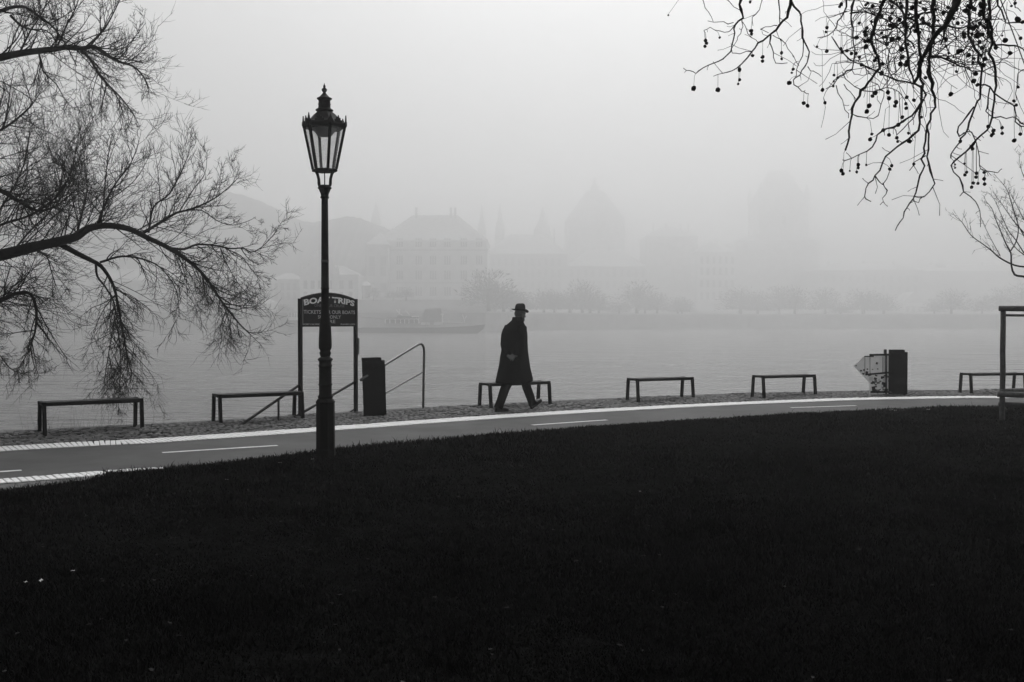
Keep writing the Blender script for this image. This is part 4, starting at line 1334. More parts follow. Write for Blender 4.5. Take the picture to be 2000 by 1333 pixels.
        for i in range(3, n - 1, 2):
            if pr_.random() < .55:
                t = (vis[i + 1 if i + 1 < n else i] - vis[i - 1]).normalized()
                q = Vector((pr_.gauss(0, 1), pr_.gauss(0, .5), pr_.gauss(0, 1)))
                d_ = (t * .7 + (q - t * q.dot(t)).normalized()).normalized()
                L = pr_.choice([.008, .012, .02, .02, .035, .06])
                p0 = vis[i]
                p1 = p0 + d_ * L
                p2 = p1 + (d_ + Vector((pr_.gauss(0, .3), 0, pr_.gauss(0, .3)))).normalized() * L * .6
                crown.tube([p0 - base, p1 - base, p2 - base], [.0012, .0008, .0010], 4)
    # free twigs thickening the mass
    dense = [C(pr_.uniform(1040, 1880), pr_.uniform(-30, 420)) for _ in range(170)]
    for (x, y) in dense:
        if pr_.random() < max(0, (y - 60) / 140): continue
        p = at(x, y, pr_.uniform(3.1, 4.1))
        d_ = Vector((pr_.gauss(0, .7), pr_.gauss(0, .3), pr_.uniform(-1, .25))).normalized()
        pts = [p]
        for k in range(9):
            d_ = (d_ + Vector((pr_.gauss(0, .28), pr_.gauss(0, .15), pr_.gauss(-.05, .28)))).normalized()
            pts.append(pts[-1] + d_ * pr_.uniform(.018, .04))
        up_ = min(tree_pts, key=lambda q: (q - p).length)
        pts = [up_, up_.lerp(p, .5) + Vector((pr_.uniform(-.01, .01), 0, .01))] + pts
        crown.tube([q - base for q in pts], [.0016] + [.0014 * (1 - .05 * k) for k in range(len(pts) - 1)], 5)
        tree_pts += pts[2:]
    balls = [(157, 495, 13), (292, 503, 13), (412, 390, 12), (413, 447, 9), (405, 470, 7), (222, 228, 11), (228, 242, 10), (220, 260, 9), (302, 211, 6), (485, 312, 9), (541, 320, 10), (541, 343, 10), (478, 173, 11), (480, 190, 10), (647, 296, 9),
             (648, 330, 7), (690, 464, 12), (712, 388, 8), (704, 408, 6), (770, 577, 11), (792, 591, 11), (875, 503, 11), (889, 575, 9), (900, 287, 11), (845, 262, 7), (900, 155, 9), (895, 180, 7), (978, 273, 9), (986, 292, 10), (1012, 285, 9), (1037, 300, 10),
             (1062, 300, 10), (1082, 320, 9), (1093, 365, 10), (1205, 410, 13), (1210, 358, 12), (1320, 320, 13), (1310, 358, 13), (1345, 362, 13), (1235, 248, 12), (1300, 215, 11), (1170, 520, 13), (1154, 537, 11), (1240, 516, 13), (1247, 549, 12),
             (1286, 572, 12), (1280, 592, 10), (1136, 592, 13), (1123, 624, 13), (1343, 605, 10), (1320, 656, 10), (1298, 697, 12), (1215, 727, 11), (1246, 754, 10), (1290, 769, 10), (1294, 792, 8), (1360, 790, 13), (1142, 779, 11), (1151, 750, 9),
             (981, 954, 11), (990, 971, 10), (1028, 955, 6), (1075, 921, 10), (1075, 938, 9), (1066, 961, 8), (1120, 922, 7), (1261, 926, 10), (1251, 946, 9), (1385, 917, 9), (1592, 527, 13), (1692, 310, 13), (1730, 412, 13), (1720, 453, 13),
             (1740, 475, 10), (1775, 365, 13), (1780, 330, 12), (1715, 350, 9), (1720, 328, 9), (1922, 298, 12), (1895, 226, 14), (1980, 215, 10), (1965, 110, 16), (1992, 125, 10), (1966, 487, 9), (1944, 565, 10), (1957, 588, 9), (1946, 785, 12),
             (1979, 750, 10), (1878, 714, 9), (1878, 745, 9), (1801, 707, 11), (1830, 730, 10), (1828, 747, 10), (1818, 758, 9), (1705, 818, 10), (1713, 832, 10), (1645, 790, 9), (1735, 968, 10), (1733, 990, 10), (1778, 963, 9), (1778, 1000, 10),
             (1780, 1028, 10), (1716, 1023, 10), (1708, 1046, 10), (1743, 1025, 9), (1680, 962, 8), (1670, 978, 9), (1668, 915, 7), (1615, 920, 6), (1615, 938, 6), (1427, 655, 8), (1450, 435, 10), (980, 25, 10), (972, 38, 8), (1127, 20, 9), (1117, 30, 8),
             (472, 12, 8), (15, 86, 5), (1175, 325, 11), (1187, 317, 10), (1165, 340, 10), (1230, 207, 10), (1215, 210, 9), (1110, 178, 11), (1115, 195, 11), (1112, 232, 11), (1150, 240, 10), (1205, 185, 9), (1345, 345, 12), (1350, 250, 10), (1418, 355, 15),
             (1430, 340, 11), (1465, 222, 8), (1738, 200, 16), (1752, 235, 12), (1765, 268, 11), (1760, 310, 10), (1805, 105, 14), (1710, 235, 10), (1580, 298, 8), (1608, 320, 7), (1605, 365, 7), (1575, 325, 9), (1694, 155, 12), (1345, 545, 10), (1340, 580, 9),
             (1355, 745, 8), (1385, 560, 10), (940, 420, 8), (960, 435, 8), (938, 455, 6), (936, 482, 7), (1310, 20, 8), (1950, 20, 10), (1930, 35, 7), (1878, 200, 6)]
    for _ in range(85):
        balls.append((pr_.uniform(1050, 1850), abs(pr_.gauss(0, 150)) + 8, pr_.uniform(7, 14)))
    me = bpy.data.meshes.new("seed_ball")
    bm = bmesh.new()
    bmesh.ops.create_icosphere(bm, subdivisions=2, radius=1.0)
    for v in bm.verts:
        v.co *= 1 + pr_.uniform(-.17, .13)
    bm.to_mesh(me); bm.free()
    me.polygons.foreach_set("use_smooth", [False] * len(me.polygons))
    me.materials.append(M['seed'])
    # screen-free hanging: each ball hangs plumb below the nearest twig that passes over it
    A = np.array([tuple(p) for p in tree_pts])
    for (cx, cy, r) in balls:
        x, y = C(cx, cy)
        best = None
        dirs = []
        # candidate twig points: try their own depth
        for depth in (3.05, 3.2, 3.35, 3.5, 3.65, 3.8):
            q = at(x, y, depth)
            dx = np.abs(A[:, 0] - q.x); dy = np.abs(A[:, 1] - q.y); dz = A[:, 2] - q.z
            cost = dx * 2.2 + dy * 1.0 + np.where(dz > .012, dz * .5, 9)
            i = int(np.argmin(cost))
            if best is None or cost[i] < best[0]:
                best = (cost[i], i, q)
        cost, i, q = best
        a = Vector(A[i])
        q = at(x, y, a.y)
        rad = r / 2.857 / F_PX * a.y * 1.08
        o = bpy.data.objects.new("seed_ball", me)
        col.objects.link(o)
        o.parent = root
        o.location = q - base
        o.scale = (rad * pr_.uniform(.88, 1.08), rad * pr_.uniform(.9, 1.05), rad * pr_.uniform(.88, 1.1))
        o.rotation_euler = (pr_.uniform(0, 6), pr_.uniform(0, 6), 0)
        if cost < 4:
            top = Vector((q.x + (a.x - q.x) * .35, a.y, max(q.z + rad, a.z - .008)))
            crown.tube([a - base, top - base, q + Vector((0, 0, rad * .8)) - base], [.0009, .0007, .0007], 4)
    tag(crown.build("crown", M['twig'], root), kind="stuff")
make_plane()

def make_young_tree():
    base = Vector((8.35, 15.75, 0))
    root = tag(empty("young_tree", base), "young bare tree rising from the wooden guard at the right edge", "tree")
    tp, trd = resample([(8.35, 15.75, -.2), (8.37, 15.76, 1.0), (8.33, 15.74, 2.0), (8.36, 15.7, 2.9), (8.4, 15.7, 4.2), (8.35, 15.72, 5.6)], [.05, .045, .04, .034, .02, .006], .2)
    b_ = MB(); b_.tube([p - base for p in tp], trd, 10); b_.build("trunk", M['bark'], root)
    C = lambda cx, cy: (1860 + cx / 2.469, 320 + cy / 2.469)
    LB = [([(346, 545), (300, 535), (285, 490), (282, 430), (260, 390), (235, 330), (210, 270), (190, 215), (165, 185), (150, 155)], .018, .002, 1),
          ([(370, 500), (300, 490), (230, 455), (190, 420), (150, 390), (90, 345), (45, 280), (20, 260), (0, 235)], .014, .002, 1),
          ([(282, 420), (310, 370), (318, 300), (295, 220), (270, 140), (245, 100), (200, 50)], .010, .002, 0),
          ([(380, 420), (346, 350), (320, 300), (290, 210), (265, 130), (235, 85)], .010, .002, 1),
          ([(390, 340), (346, 270), (300, 180), (270, 120)], .009, .002, 1),
          ([(380, 470), (346, 440), (300, 400), (250, 310), (200, 240)], .010, .002, 1),
          ([(230, 445), (190, 370), (150, 290), (135, 250)], .006, .0015, 0),
          ([(400, 200), (360, 100), (330, 20), (320, -60)], .010, .002, 1)]
    crown, allp = MB(), []
    for pts_c, r0, r1, jn in LB:
        pts, rad = px_limb([C(*q) for q in pts_c], 15.6, 15.4, r0, r1, .08)
        if jn:
            a = min(tp, key=lambda q: (q - pts[0]).length + abs(q.z - pts[0].z + .3))
            pts, rad = [a, a.lerp(pts[0], .6) - Vector((0, 0, .03))] + pts, [r0 * 1.2, r0 * 1.1] + rad
        allp.append((pts, rad))
    # the far half of the crown, turned round the stem
    for k, (pts, rad) in enumerate(list(allp)):
        if (pts[0] - Vector((base.x, base.y, pts[0].z))).length < .3:
            Q = Matrix.Rotation(R(150 + 47 * k), 4, 'Z')
            allp.append(([Vector((base.x, base.y, 0)) + (Q @ (p - base)) for p in pts], rad))
    for pts, rad in allp:
        b_ = MB(); b_.tube([p - base for p in pts], rad, 6); b_.build("branch", M['bark'], root)
        sub = MB()
        dress(sub, pts, rad, 7, (.10, .28), UP * .3, UP * .3, lv2=2, lv3=0, t0=.3, ang=(30, 55), r1=.003)
        crown.add([Vector(v) - base for v in sub.v], sub.f, True)
    tag(crown.build("crown", M['twig'], root), kind="stuff")
make_young_tree()

# dry stalks growing from the quay edge behind the left bench
stalks = MB()
for k in range(46):
    x = tw.uniform(36, 250)
    p = gnd(x, 841 - x * .043 + tw.uniform(-2, 2))
    p = Vector((p.x, p.y + .12, -.15))
    h = tw.uniform(.18, .45) if tw.random() < .85 else tw.uniform(.45, .6)
    d_ = Vector((tw.gauss(0, .22), tw.gauss(0, .2), 1))
    shoot(stalks, p, d_, h, .0028, 3, 6, Vector((tw.gauss(0, .3), 0, 0)), .05)
tag(stalks.build("dry_stalks", M['twig']), "thin dry stalks growing from the quay edge behind the left bench", "weeds", kind="stuff")

# pale litter flecks and fallen leaves on the lawn
lm = mat("dead_leaf", .16, .8, .2, (30, .3)); pm = mat("scrap_paper", .5, .8, .2)
for i, (x, y, s, m_, lab) in enumerate([(50, 1137, .014, pm, "tiny pale paper scrap on the dark lawn at far left"), (80, 1134, .020, pm, "larger curled pale paper scrap on the dark lawn at left"), (142, 1115, .012, pm, "tiny pale scrap on the lawn right of two others"),
                                        (547, 904, .02, lm, "small pale leaf on the lawn left of the lamp foot"), (443, 937, .016, lm, "single pale leaf on the lawn below the first painted dash"), (1250, 960, .016, lm, "single fallen leaf in the middle of the dark lawn"),
                                        (1741, 801, .045, lm, "pale fallen leaf at the lawn edge below the right bin"), (1749, 802, .04, lm, "second pale leaf at the lawn edge below the right bin"), (1813, 800, .045, lm, "pale fallen leaf at the lawn edge left of the tree guard"),
                                        (610, 897, .02, lm, "pale leaf lying right at the lamp foot")]):
    p = gnd(x, y, .035)
    a = tw.uniform(0, 6)
    n = 8
    vs_ = [(0, 0, 0)] + [(s * math.cos(2 * math.pi * j / n) * (1 + .25 * math.sin(3 * j)), s * .6 * math.sin(2 * math.pi * j / n), .3 * s * math.sin(2.3 * j + i)) for j in range(n)]
    o = MB().add(vs_, [(0, 1 + j, 1 + (j + 1) % n) for j in range(n)]).build("paper_scrap" if m_ is pm else "fallen_leaf", m_, None, loc=(p.x, p.y, .036), rz=a)
    tag(o, lab, "litter" if m_ is pm else "leaf")

# ------------------------------------------------------------------ far bank, 430 to 760 m away
FM = dict(pale=mat("pale_render", .62, .9, .2, (.25, .12)), mid=mat("grey_render", .42, .9, .2, (.25, .15)), stone=mat("sooty_stone", .45, .9, .2, (.2, .25)),
          roof=mat("roof_tile", .42, .9, .2, (.5, .2)), glass=mat("far_window", .25, .3, .5), wall=mat("embankment_stone", .26, .9, .2, (.15, .3)),
          hill=mat("wooded_hill", .09, 1, 0, (.05, .4)), hull=mat("dark_hull", .012, .5, .4), white=mat("white_paint", .92, .5, .4), deck=mat("deck", .40, .8, .2),
          tree=mat("bare_crown", .03, 1, 0))
def X_at(x, D): return (x - CX) / F_PX * D
def Z_at(y, D): return at(1000, y, D).z
FARL, FARX = 1.3, 1.6
def building(name, label, x0, x1, y_eave, y_base, D, depth, wall, roof_h=0.0, roof='hip', rows=(), cols=(), wsize=(3.2, 6.0), ridge=None, plinth=None, chimneys=(), cat="building"):
    kD = FARX if D > 580 else FARL
    D, depth, wsize = D * kD, depth * kD, (wsize[0] * kD, wsize[1] * kD)
    c0, c1 = X_at(x0, D), X_at(x1, D)
    zb, ze = Z_at(y_base, D), Z_at(y_eave, D)
    cx = (c0 + c1) / 2
    root = tag(empty(name, (cx, D, zb)), label, cat)
    W, H = c1 - c0, ze - zb
    MB().box((0, depth / 2, H / 2 - 3), (W, depth, H + 6)).build("wall", FM[wall], root)
    MB().box((0, depth / 2 - .1, H - .5), (W + 1.2, depth + 1.0, .9)).build("cornice", FM[wall], root)
    if roof_h:
        h = roof_h / F_PX * D
        r = MB()
        ov = .6
        x_, y_ = W / 2 + ov, depth + ov
        if roof == 'hip':
            rx = max(W / 2 - depth * .45, W * .12) if ridge is None else W / 2 * ridge
            r.add([(-x_, -ov, H), (x_, -ov, H), (x_, y_, H), (-x_, y_, H), (-rx, depth / 2, H + h), (rx, depth / 2, H + h)],
                  [(0, 1, 5, 4), (1, 2, 5), (2, 3, 4, 5), (3, 0, 4), (3, 2, 1, 0)])
        elif roof == 'gable':
            r.add([(-x_, -ov, H), (x_, -ov, H), (x_, y_, H), (-x_, y_, H), (0, -ov, H + h), (0, y_, H + h)],
                  [(0, 4, 5, 3), (1, 2, 5, 4), (0, 1, 4), (2, 3, 5), (3, 2, 1, 0)])
        elif roof == 'pyr':
            r.add([(-x_, -ov, H), (x_, -ov, H), (x_, y_, H), (-x_, y_, H), (0, depth / 2, H + h)], [(0, 1, 4), (1, 2, 4), (2, 3, 4), (3, 0, 4), (3, 2, 1, 0)])
        ro = r.build("roof", FM['roof'], root)
        for t in chimneys:
            MB().box((t * W / 2, depth * .45, H + h * .8), (1.6, 1.4, h * .9)).build("chimney", FM['mid'], ro)
    if rows:
        wme = MB().box((0, 0, 0), (wsize[0], .3, wsize[1])).box((0, -.1, -wsize[1] / 2 - .2), (wsize[0] + .5, .6, .35)).mesh("window")
        wme.materials.append(FM['glass'])
        for yy in rows:
            for xx in cols:
                o = bpy.data.objects.new("window", wme)
                col.objects.link(o)
                o.parent = root
                o.location = (X_at(xx, D) - cx, -.02, Z_at(yy, D) - zb)
    return root
# land of the far bank and the embankment walls
bank = [(-1100, 470), (-320, 500), (-72, 532), (-14, 540), (10, 610), (70, 690), (170, 740), (480, 730), (1100, 660)]
bv = [(x, y, -.2 + 6.0) for x, y in bank] + [(1380, 1390, 5.8), (-1380, 1390, 5.8)]
bm = bmesh.new()
bm.faces.new([bm.verts.new(v) for v in bv])
bmesh.ops.triangulate(bm, faces=bm.faces[:])
me = bpy.data.meshes.new("far_ground"); bm.to_mesh(me); bm.free()
if me.polygons[0].normal.z < 0: me.flip_normals()
tag(link("far_ground", me, FM['wall']), kind="structure")
ew = empty("embankment_wall", (0, 540, -4.5)); tag(ew, "long dark embankment wall along the far river bank", "embankment wall")
w = MB(); cp = MB()
for (a, b) in zip(bank[:-1], bank[1:]):
    w.add([(a[0], a[1] - 540, 0), (b[0], b[1] - 540, 0), (b[0], b[1] - 540, 10.5), (a[0], a[1] - 540, 10.5)], [(0, 1, 2, 3)])
    cp.beam((a[0], a[1] - 540, 10.9), (b[0], b[1] - 540, 10.9), .9, .9)
w.build("wall_face", FM['wall'], ew); cp.build("parapet", FM['mid'], ew)

building("riverside_house", "long grey house row on far bank seen through the willow twigs", 150, 478, 548, 606, 478, 20, 'mid', 24, 'hip', (562, 582), tuple(range(165, 470, 22)), (2.0, 3.0), chimneys=(-.5, .1, .6))
building("riverside_house", "dark tall house at far left behind the thickest willow twigs", -120, 150, 520, 606, 455, 24, 'stone', 30, 'hip', (540, 565, 588), tuple(range(-100, 150, 26)), (2.2, 3.4), chimneys=(-.2, .4))
pav = building("pavilion", "low white pavilion with hipped roof right beside the willow tips", 482, 533, 591, 606, 456, 10, 'pale', 9, 'hip', (600,), (489, 499, 508, 518, 527), (1.3, 2.6), ridge=.5)
building("riverside_house", "narrow grey house between white pavilion and gabled white house", 532, 584, 546, 606, 482, 16, 'mid', 14, 'hip', (560, 578), (540, 552, 564, 576), (1.6, 3.2))
bar = building("gabled_house", "white baroque house with curved gable on far bank behind the lamp", 586, 700, 537, 606, 474, 18, 'pale', 20, 'hip', (556, 578), (597, 611, 625, 645, 667, 685), (1.8, 3.6), ridge=.35)
D_ = 615.4
gb = [(588, 537), (588, 525), (590, 519), (593, 525), (599, 524), (603, 519), (606, 508), (609, 498), (616, 491), (628, 487.5), (640, 491), (647, 498), (650, 508), (653, 519), (657, 524), (660, 519), (663, 525), (664, 537)]
cx_, zb_ = X_at(643, 474 * FARL), Z_at(606, 474 * FARL)
MB().prism([(X_at(x, D_) - cx_, D_ - 474 * FARL, Z_at(y, D_) - zb_) for x, y in gb], (0, -.8, 0)).build("gable", FM['pale'], bar)
building("riverside_house", "small pale house wedged between the gabled house and big palace", 700, 724, 558, 606, 486, 14, 'mid', 10, 'pyr', (570, 586), (706, 717), (1.6, 3.2))
big = building("palace", "huge pale palace with tall window bays and broad hipped roof on far bank", 736, 952, 470, 590, 528, 46, 'pale', 58, 'hip', (473.5, 508, 537, 569),
               tuple(x + d for x in (781, 818, 846, 874, 906, 936) for d in (-4.6, 0, 4.6)), (.75, 4.2), ridge=.42, chimneys=(-.35, .3, .38))
for y_, d_ in ((489, .9), (553, .5)):
    MB().box((0, -.35, Z_at(y_, 686.4) - Z_at(590, 686.4)), (X_at(952, 686.4) - X_at(736, 686.4) + 1, .7, d_)).build("string_course", FM['mid'], big)
building("palace_wing", "corner wing with lighter corner strips at the left end of the big palace", 716, 758, 478, 590, 520, 30, 'mid', 30, 'pyr', (510, 530, 562), (727, 749), (3.0, 4.6))
tr_ = MB(); c_ = X_at(835, 606)
trr = tag(empty("garden_terrace", (c_, 606, Z_at(640, 606))), "terrace wall with railing below the big palace on far bank", "terrace")
Hh = Z_at(586, 606) - Z_at(640, 606)
MB().box((0, 8, Hh / 2), (X_at(985, 606) - X_at(716, 606), 16, Hh)).build("wall", FM['wall'], trr)
MB().box((0, -.1, Hh + .4), (X_at(985, 606) - X_at(716, 606), .5, .5)).build("coping", FM['pale'], trr)
# skyline to the right, fading
building("town_house", "faint broad house block right of the big palace above the walking man", 950, 1108, 496, 600, 590, 30, 'mid', 42, 'hip', (512, 534, 558), tuple(range(962, 1105, 13)), (1.6, 4.2), chimneys=(-.6, .2, .7))
building("town_house", "faint low house row between the church and the tree-capped roofs", 1108, 1262, 520, 600, 610, 30, 'mid', 36, 'hip', (534, 556), tuple(range(1116, 1258, 14)), (1.8, 4.4), chimneys=(.1,))
building("town_house", "faint tall house block with uneven roof between church and tower", 1262, 1362, 462, 600, 640, 34, 'stone', 24, 'hip', (), (), chimneys=(-.6, -.1, .5, .8))
building("town_house", "pale house front with darker roof left of the faint tower", 1362, 1436, 492, 600, 600, 24, 'pale', 22, 'hip', (508, 530, 554, 578), tuple(range(1370, 1434, 12)), (1.6, 4.0))
building("town_house", "faint house block at the foot of the faint tower", 1436, 1600, 470, 600, 668, 40, 'stone', 18, 'hip', (), (), chimneys=(-.4, .5))
building("town_house", "faint low house row right of the faint tower", 1600, 1800, 528, 610, 640, 30, 'mid', 16, 'hip', (545, 566), tuple(range(1612, 1795, 16)), (1.8, 4.0), chimneys=(-.7, 0, .6))
building("town_house", "faint low house row behind the bare branches at far right", 1800, 2140, 530, 610, 655, 30, 'mid', 16, 'hip', (), (), chimneys=(-.8, -.2, .3))
building("water_house", "small pale gabled house by the water at the right", 1762, 1806, 592, 634, 598, 16, 'pale', 22, 'gable', (604, 618), (1772, 1784, 1796), (2.0, 3.0))
building("turret", "tiny faint square turret above the low roofs at right", 1832, 1846, 516, 600, 662, 5, 'stone', 8, 'pyr', (), (), cat="turret")
def church():
    D = 1080
    root = tag(empty("church", (X_at(1163, D), D, Z_at(600, D))), "faint steep-roofed church with small spire above the houses", "church")
    z = lambda y: Z_at(y, D) - Z_at(600, D)
    w = X_at(1220, D) - X_at(1106, D)
    MB().box((0, 20, z(428) / 2), (w, 40, z(428))).build("wall", FM['stone'], root)
    MB().add([(-w / 2, 0, z(428)), (w / 2, 0, z(428)), (w / 2, 40, z(428)), (-w / 2, 40, z(428)), (-w * .12, 20, z(368)), (w * .16, 20, z(368))], [(0, 1, 5, 4), (1, 2, 5), (2, 3, 4, 5), (3, 0, 4)]).build("roof", FM['roof'], root)
    MB().lathe([(4.5, z(375)), (4.5, z(362)), (2.2, z(356)), (.4, z(342))], 8, c=(.4, 20, 0)).build("spire", FM['roof'], root)
church()
def tower():
    D = 1100
    root = tag(empty("bridge_tower", (X_at(1530, D), D, Z_at(640, D))), "very faint massive square tower with wedge roof fading into the fog", "tower")
    z = lambda y: Z_at(y, D) - Z_at(640, D)
    w = X_at(1578, D) - X_at(1482, D)
    MB().box((0, w / 2, z(390) / 2), (w, w, z(390))).build("shaft", FM['stone'], root)
    MB().box((0, w / 2, z(388)), (w + 1.6, w + 1.6, 2.4)).build("gallery", FM['stone'], root)
    MB().add([(-w * .46, w * .04, z(386)), (w * .46, w * .04, z(386)), (w * .46, w * .96, z(386)), (-w * .46, w * .96, z(386)), (-w * .20, w / 2, z(326)), (w * .20, w / 2, z(326))],
             [(0, 1, 5, 4), (1, 2, 5), (2, 3, 4, 5), (3, 0, 4)]).build("roof", FM['roof'], root)
    for sx in (-1, 1):
        for sy in (.03, .97):
            MB().lathe([(3, z(392)), (3, z(378)), (.2, z(356))], 8, c=(sx * w * .47, w * sy, 0)).build("corner_turret", FM['roof'], root)
    for yy in (430, 500):
        MB().box((0, -.1, z(yy)), (4, .5, 9)).build("window", FM['glass'], root)
tower()
for (x, yt, yb, r, D, lab) in ((1060, 404, 470, 8.8, 1020, "faint domed turret between palace and church"), (735, 392, 440, 5.0, 1020, "slender faint spire left of the palace roof"),
                               (941, 398, 470, 4.6, 1030, "slender faint spire just right of the palace roof"), (977, 396, 470, 5.4, 1040, "slender faint spire standing between palace and domed turret")):
    root = tag(empty("spire", (X_at(x, D), D, 5)), lab, "spire")
    z = lambda y: Z_at(y, D) - 5
    MB().box((0, 0, z(yb) / 2), (r * 2, r * 2, z(yb))).build("shaft", FM['stone'], root)
    MB().lathe([(r, z(yb)), (r * 1.1, z(yb) + 1), (r * .8, z(yb * .6 + yt * .4)), (r * .35, z(yb * .35 + yt * .65)), (r * .3, z(yb * .25 + yt * .75)), (.15, z(yt))], 8).build("cap", FM['roof'], root)
# wooded hill
prof = [(-700, 300), (-300, 318), (0, 335), (200, 345), (340, 358), (430, 372), (490, 386), (545, 410), (600, 433), (655, 428), (690, 424), (740, 440), (800, 470), (880, 520), (960, 600)]
D = 820
hv, hf = [], []
hr = random.Random(3)
pp = smoothcurve(prof, 7)
for i, (x, y) in enumerate(pp):
    zz = Z_at(y + hr.uniform(-1.2, 1.2), D)
    X_ = X_at(x, D)
    hv += [(X_, D - 150, 5), (X_, D - 70, 5 + (zz - 5) * .55), (X_, D, zz), (X_, D + 110, zz * .8), (X_, D + 330, 5)]
for i in range(len(pp) - 1):
    for j in range(4):
        hf.append((5 * i + j, 5 * i + 5 + j, 5 * i + 6 + j, 5 * i + 1 + j))
tag(MB().add(hv, hf).build("hill", FM['hill']), kind="structure")

# bare trees on the embankment
def far_tree_mesh(seed):
    r = random.Random(seed)
    mb = MB()
    H = 13.0
    for k in range(1900):
        a, e = r.uniform(0, 2 * math.pi), r.uniform(-.1, 1.4)
        q = r.random() ** .4 * r.choice([1.15, 1, .8, .6])
        p = Vector((math.cos(a) * math.cos(e) * 5.2 * q, math.sin(a) * math.cos(e) * 5.2 * q, 2.6 + math.sin(e) * 7.5 * q))
        d = Vector((p.x * .3 + r.uniform(-1, 1), p.y * .3 + r.uniform(-1, 1), r.uniform(.2, 1.6))).normalized() * r.uniform(.5, 1.3)
        s = Vector((r.uniform(-1, 1), r.uniform(-1, 1), r.uniform(-1, 1))).normalized() * r.uniform(.06, .18)
        mb.add([p - s, p + s, p + d], [(0, 1, 2)])
    return mb.mesh("crown")
tmesh = [far_tree_mesh(s) for s in (1, 2, 3)]
for t in tmesh: t.materials.append(FM['tree'])
trunk_me = MB().tube([(0, 0, -1), (0, 0, 3), (.2, 0, 6.5), (.4, .1, 10)], [.45, .36, .25, .08], 7).mesh("trunk"); trunk_me.materials.append(FM['tree'])
tr = random.Random(21)
spots = [(x + tr.uniform(-6, 6), 556 + tr.uniform(0, 10), 5.8, tr.uniform(.55, .85), 0) for x in (20, 95, 240, 330, 405, 455, 548)]
spots += [(x + tr.uniform(-6, 6), 600 + tr.uniform(-4, 4), 5.8, tr.uniform(.6, .8), 1) for x in (728, 770, 795)]
spots += [(x + tr.uniform(-14, 14), None, 5.8, tr.uniform(1.2, 2.5), 2) for x in (965, 985, 1003, 1030, 1052, 1075, 1100, 1130, 1150, 1180, 1200, 1232, 1262, 1285, 1310, 1345)]
spots += [(x + tr.uniform(-14, 14), None, 5.8, tr.uniform(1.2, 2.5), 3) for x in (1440, 1480, 1520, 1560, 1610, 1650, 1690, 1730, 1830, 1870, 1910, 1950, 1990)]
TL = [("%s bare tree from the left edge on far embankment behind the willow", "far trees behind the willow"), ("%s small bare tree from the left on the palace terrace", "terrace trees"),
      ("%s dark bare far-bank tree counting from the palace rightwards to the tower", "far trees in mid river view"), ("%s dark bare far-bank tree counting from the faint tower to the right edge", "far trees at right")]
ORD = ["first", "second", "third", "fourth", "fifth", "sixth", "seventh", "eighth", "ninth", "tenth", "eleventh", "twelfth", "thirteenth", "fourteenth", "fifteenth", "sixteenth"]
rank = {}
for g in range(4):
    for r_, i in enumerate(sorted([i for i, q in enumerate(spots) if q[4] == g], key=lambda i: spots[i][0])):
        rank[i] = r_
bx_, by_ = [b_[0] for b_ in bank], [b_[1] for b_ in bank]
for i, (x, D, z, s, g) in enumerate(spots):
    if D is None:
        D = 680.0
        for _ in range(6):
            D = float(np.interp(X_at(x, D), bx_, by_)) + 4
        D += tr.uniform(0, 10)
    lab = TL[g][0] % ORD[rank[i]]
    root = tag(empty("bare_tree", (X_at(x, D), D, z if g != 1 else Z_at(586, D)), tr.uniform(0, 6)), lab, "tree", TL[g][1])
    root.scale = (s * tr.uniform(1.0, 1.8), s * 1.2, s * tr.uniform(.55, 1.0))
    a = bpy.data.objects.new("crown", tmesh[i % 3]); b_ = bpy.data.objects.new("trunk", trunk_me)
    for o in (a, b_):
        col.objects.link(o); o.parent = root

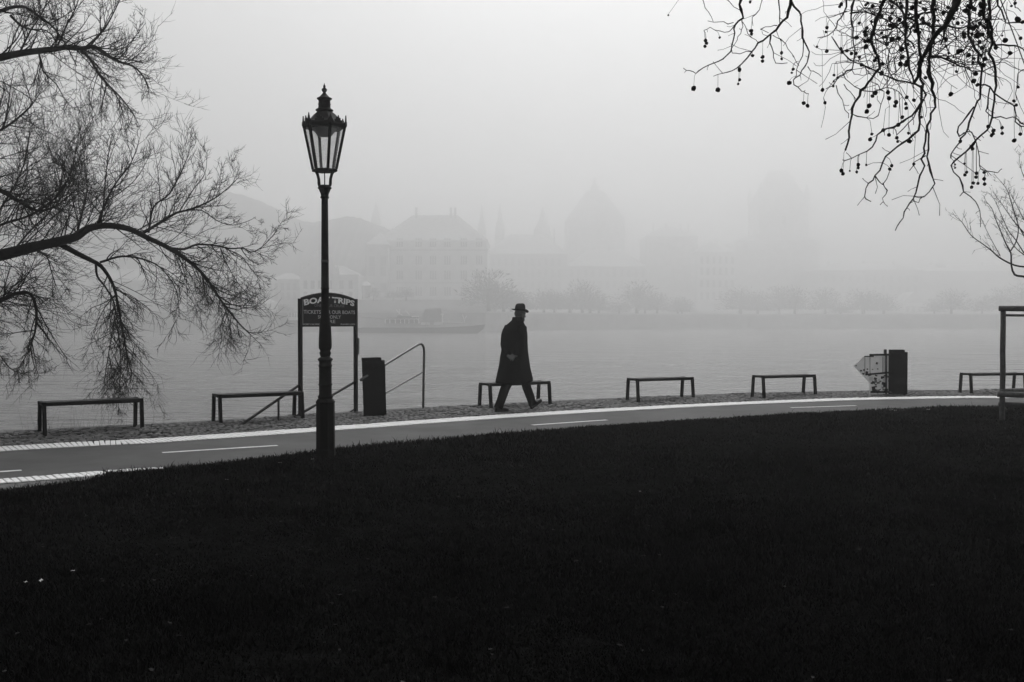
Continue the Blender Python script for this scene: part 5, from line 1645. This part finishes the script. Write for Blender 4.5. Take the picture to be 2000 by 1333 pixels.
# ------------------------------------------------------------------ boats
def river_boat():
    D = 405
    x_c = 826
    root = tag(empty("river_boat", (X_at(x_c, D), D, WATER_Z)), "long dark passenger boat with white-framed cabin moored at far bank", "boat")
    X = lambda x: X_at(x, D) - X_at(x_c, D)
    Z = lambda y: Z_at(y, D) - WATER_Z
    def side(pts, y0, y1): return [(X(x), y0, Z(y)) for x, y in pts], (0, y1 - y0, 0)
    MB().prism(*side([(703, 651), (700, 641), (712, 640), (860, 640), (920, 637), (948, 634), (944, 643), (934, 652)], -3, 3)).build("hull", FM['hull'], root)
    MB().prism(*side([(752, 638), (752, 632), (832, 632), (832, 638)], -2.6, 2.6)).build("deck_house", FM['deck'], root)
    cab = MB().prism(*side([(755, 636), (755, 623), (816, 623), (821, 636)], -2.2, 2.2)).build("cabin", FM['glass'], root)
    MB().box((X(786), 0, Z(622)), (X(818) - X(752), 5.2, .35)).build("cabin_roof", FM['deck'], root)
    for k, x in enumerate((754, 763, 773.5, 783.5, 791.5, 800, 810, 818.5)):
        MB().box((X(x), -2.35, Z(629.3)), (.28 if k > 2 else .4, .2, Z(622.8) - Z(636))).build("window_post", FM['white'], cab)
    for y_ in (623.2, 635.6):
        MB().box((X(786.5), -2.4, Z(y_)), (X(819) - X(753), .2, .38)).build("window_rail", FM['white'], cab)
    MB().prism(*side([(826, 630), (826, 615), (830, 607), (863, 605), (865, 630)], -1.8, 1.8)).build("wheelhouse", FM['deck'], root)
    MB().prism(*side([(829, 606), (833, 603.5), (862, 603), (864, 606)], -2, 2)).build("wheelhouse_roof", FM['roof'], root)
    for (a, b_) in ((823, 832), (833.5, 840.5), (848, 863)):
        MB().box((X((a + b_) / 2), -2.5, Z(632.6)), (X(b_) - X(a), .4, 1.15)).build("white_panel", FM['white'], root)
    MB().tube([(X(864.5), -2.2, Z(636)), (X(864.5), -2.2, Z(614))], .2, 6).build("mast", FM['white'], root)
    MB().box((X(864.5), -2.2, Z(614.5)), (1.2, .4, .7)).build("mast_lamp", FM['white'], root)
    MB().tube([(X(866), -2.4, Z(629.5)), (X(905), -2.2, Z(630.5))], .14, 6).build("bow_rail", FM['white'], root)
    for x0, y0, x1, y1 in ((903, 615, 907, 624), (912, 617, 907, 624), (907, 624, 907, 631)):
        MB().tube([(X(x0), -1.5, Z(y0)), (X(x1), -1.5, Z(y1))], .12, 5).build("davit", FM['white'], root)
    MB().tube([(X(702), -2.2, Z(620)), (X(753), -2.2, Z(622))], .16, 5).build("awning_rail", FM['mid'], root)
    for x in (704, 714, 724, 734, 744):
        MB().tube([(X(x), -2.2, Z(621)), (X(x), -2.2, Z(638))], .09, 5).build("awning_post", FM['mid'], root)
    dng = MB().prism(*side([(775, 622), (778, 616), (800, 618), (818, 618), (818, 620.5), (805, 622)], -1.5, 1.5)).build("dinghy", FM['hull'], root)
    for pts in (((775, 606), (781, 613), (787, 616.5)), ((793, 607), (797, 611), (801, 617)), ((782, 604), (781, 613))):
        MB().tube([(X(x), -1.6, Z(y)) for x, y in pts], .17, 5).build("crane_arm", FM['white'], dng)
    MB().box((X(812), -1.6, Z(618.6)), (X(818) - X(804), .3, .55)).build("white_strip", FM['white'], dng)
river_boat()
def small_boat():
    D = 392; x_c = 571
    root = tag(empty("small_boat", (X_at(x_c, D), D, WATER_Z)), "tiny white cabin boat on the river left of the sign", "boat")
    X = lambda x: X_at(x, D) - X_at(x_c, D)
    Z = lambda y: Z_at(y, D) - WATER_Z
    MB().prism([(X(x), -1, Z(y)) for x, y in ((560, 626), (583, 626), (580, 650.5), (564, 650.5))], (0, 2, 0)).build("hull", FM['mid'], root)
    MB().prism([(X(x), -.9, Z(y)) for x, y in ((563, 627), (563, 620), (580, 620), (581, 627))], (0, 1.8, 0)).build("cabin", FM['white'], root)
    for x in (564, 570, 576, 580):
        MB().tube([(X(x), -.8, Z(620)), (X(x), -.8, Z(611.5))], .12, 5).build("stanchion", FM['white'], root)
small_boat()
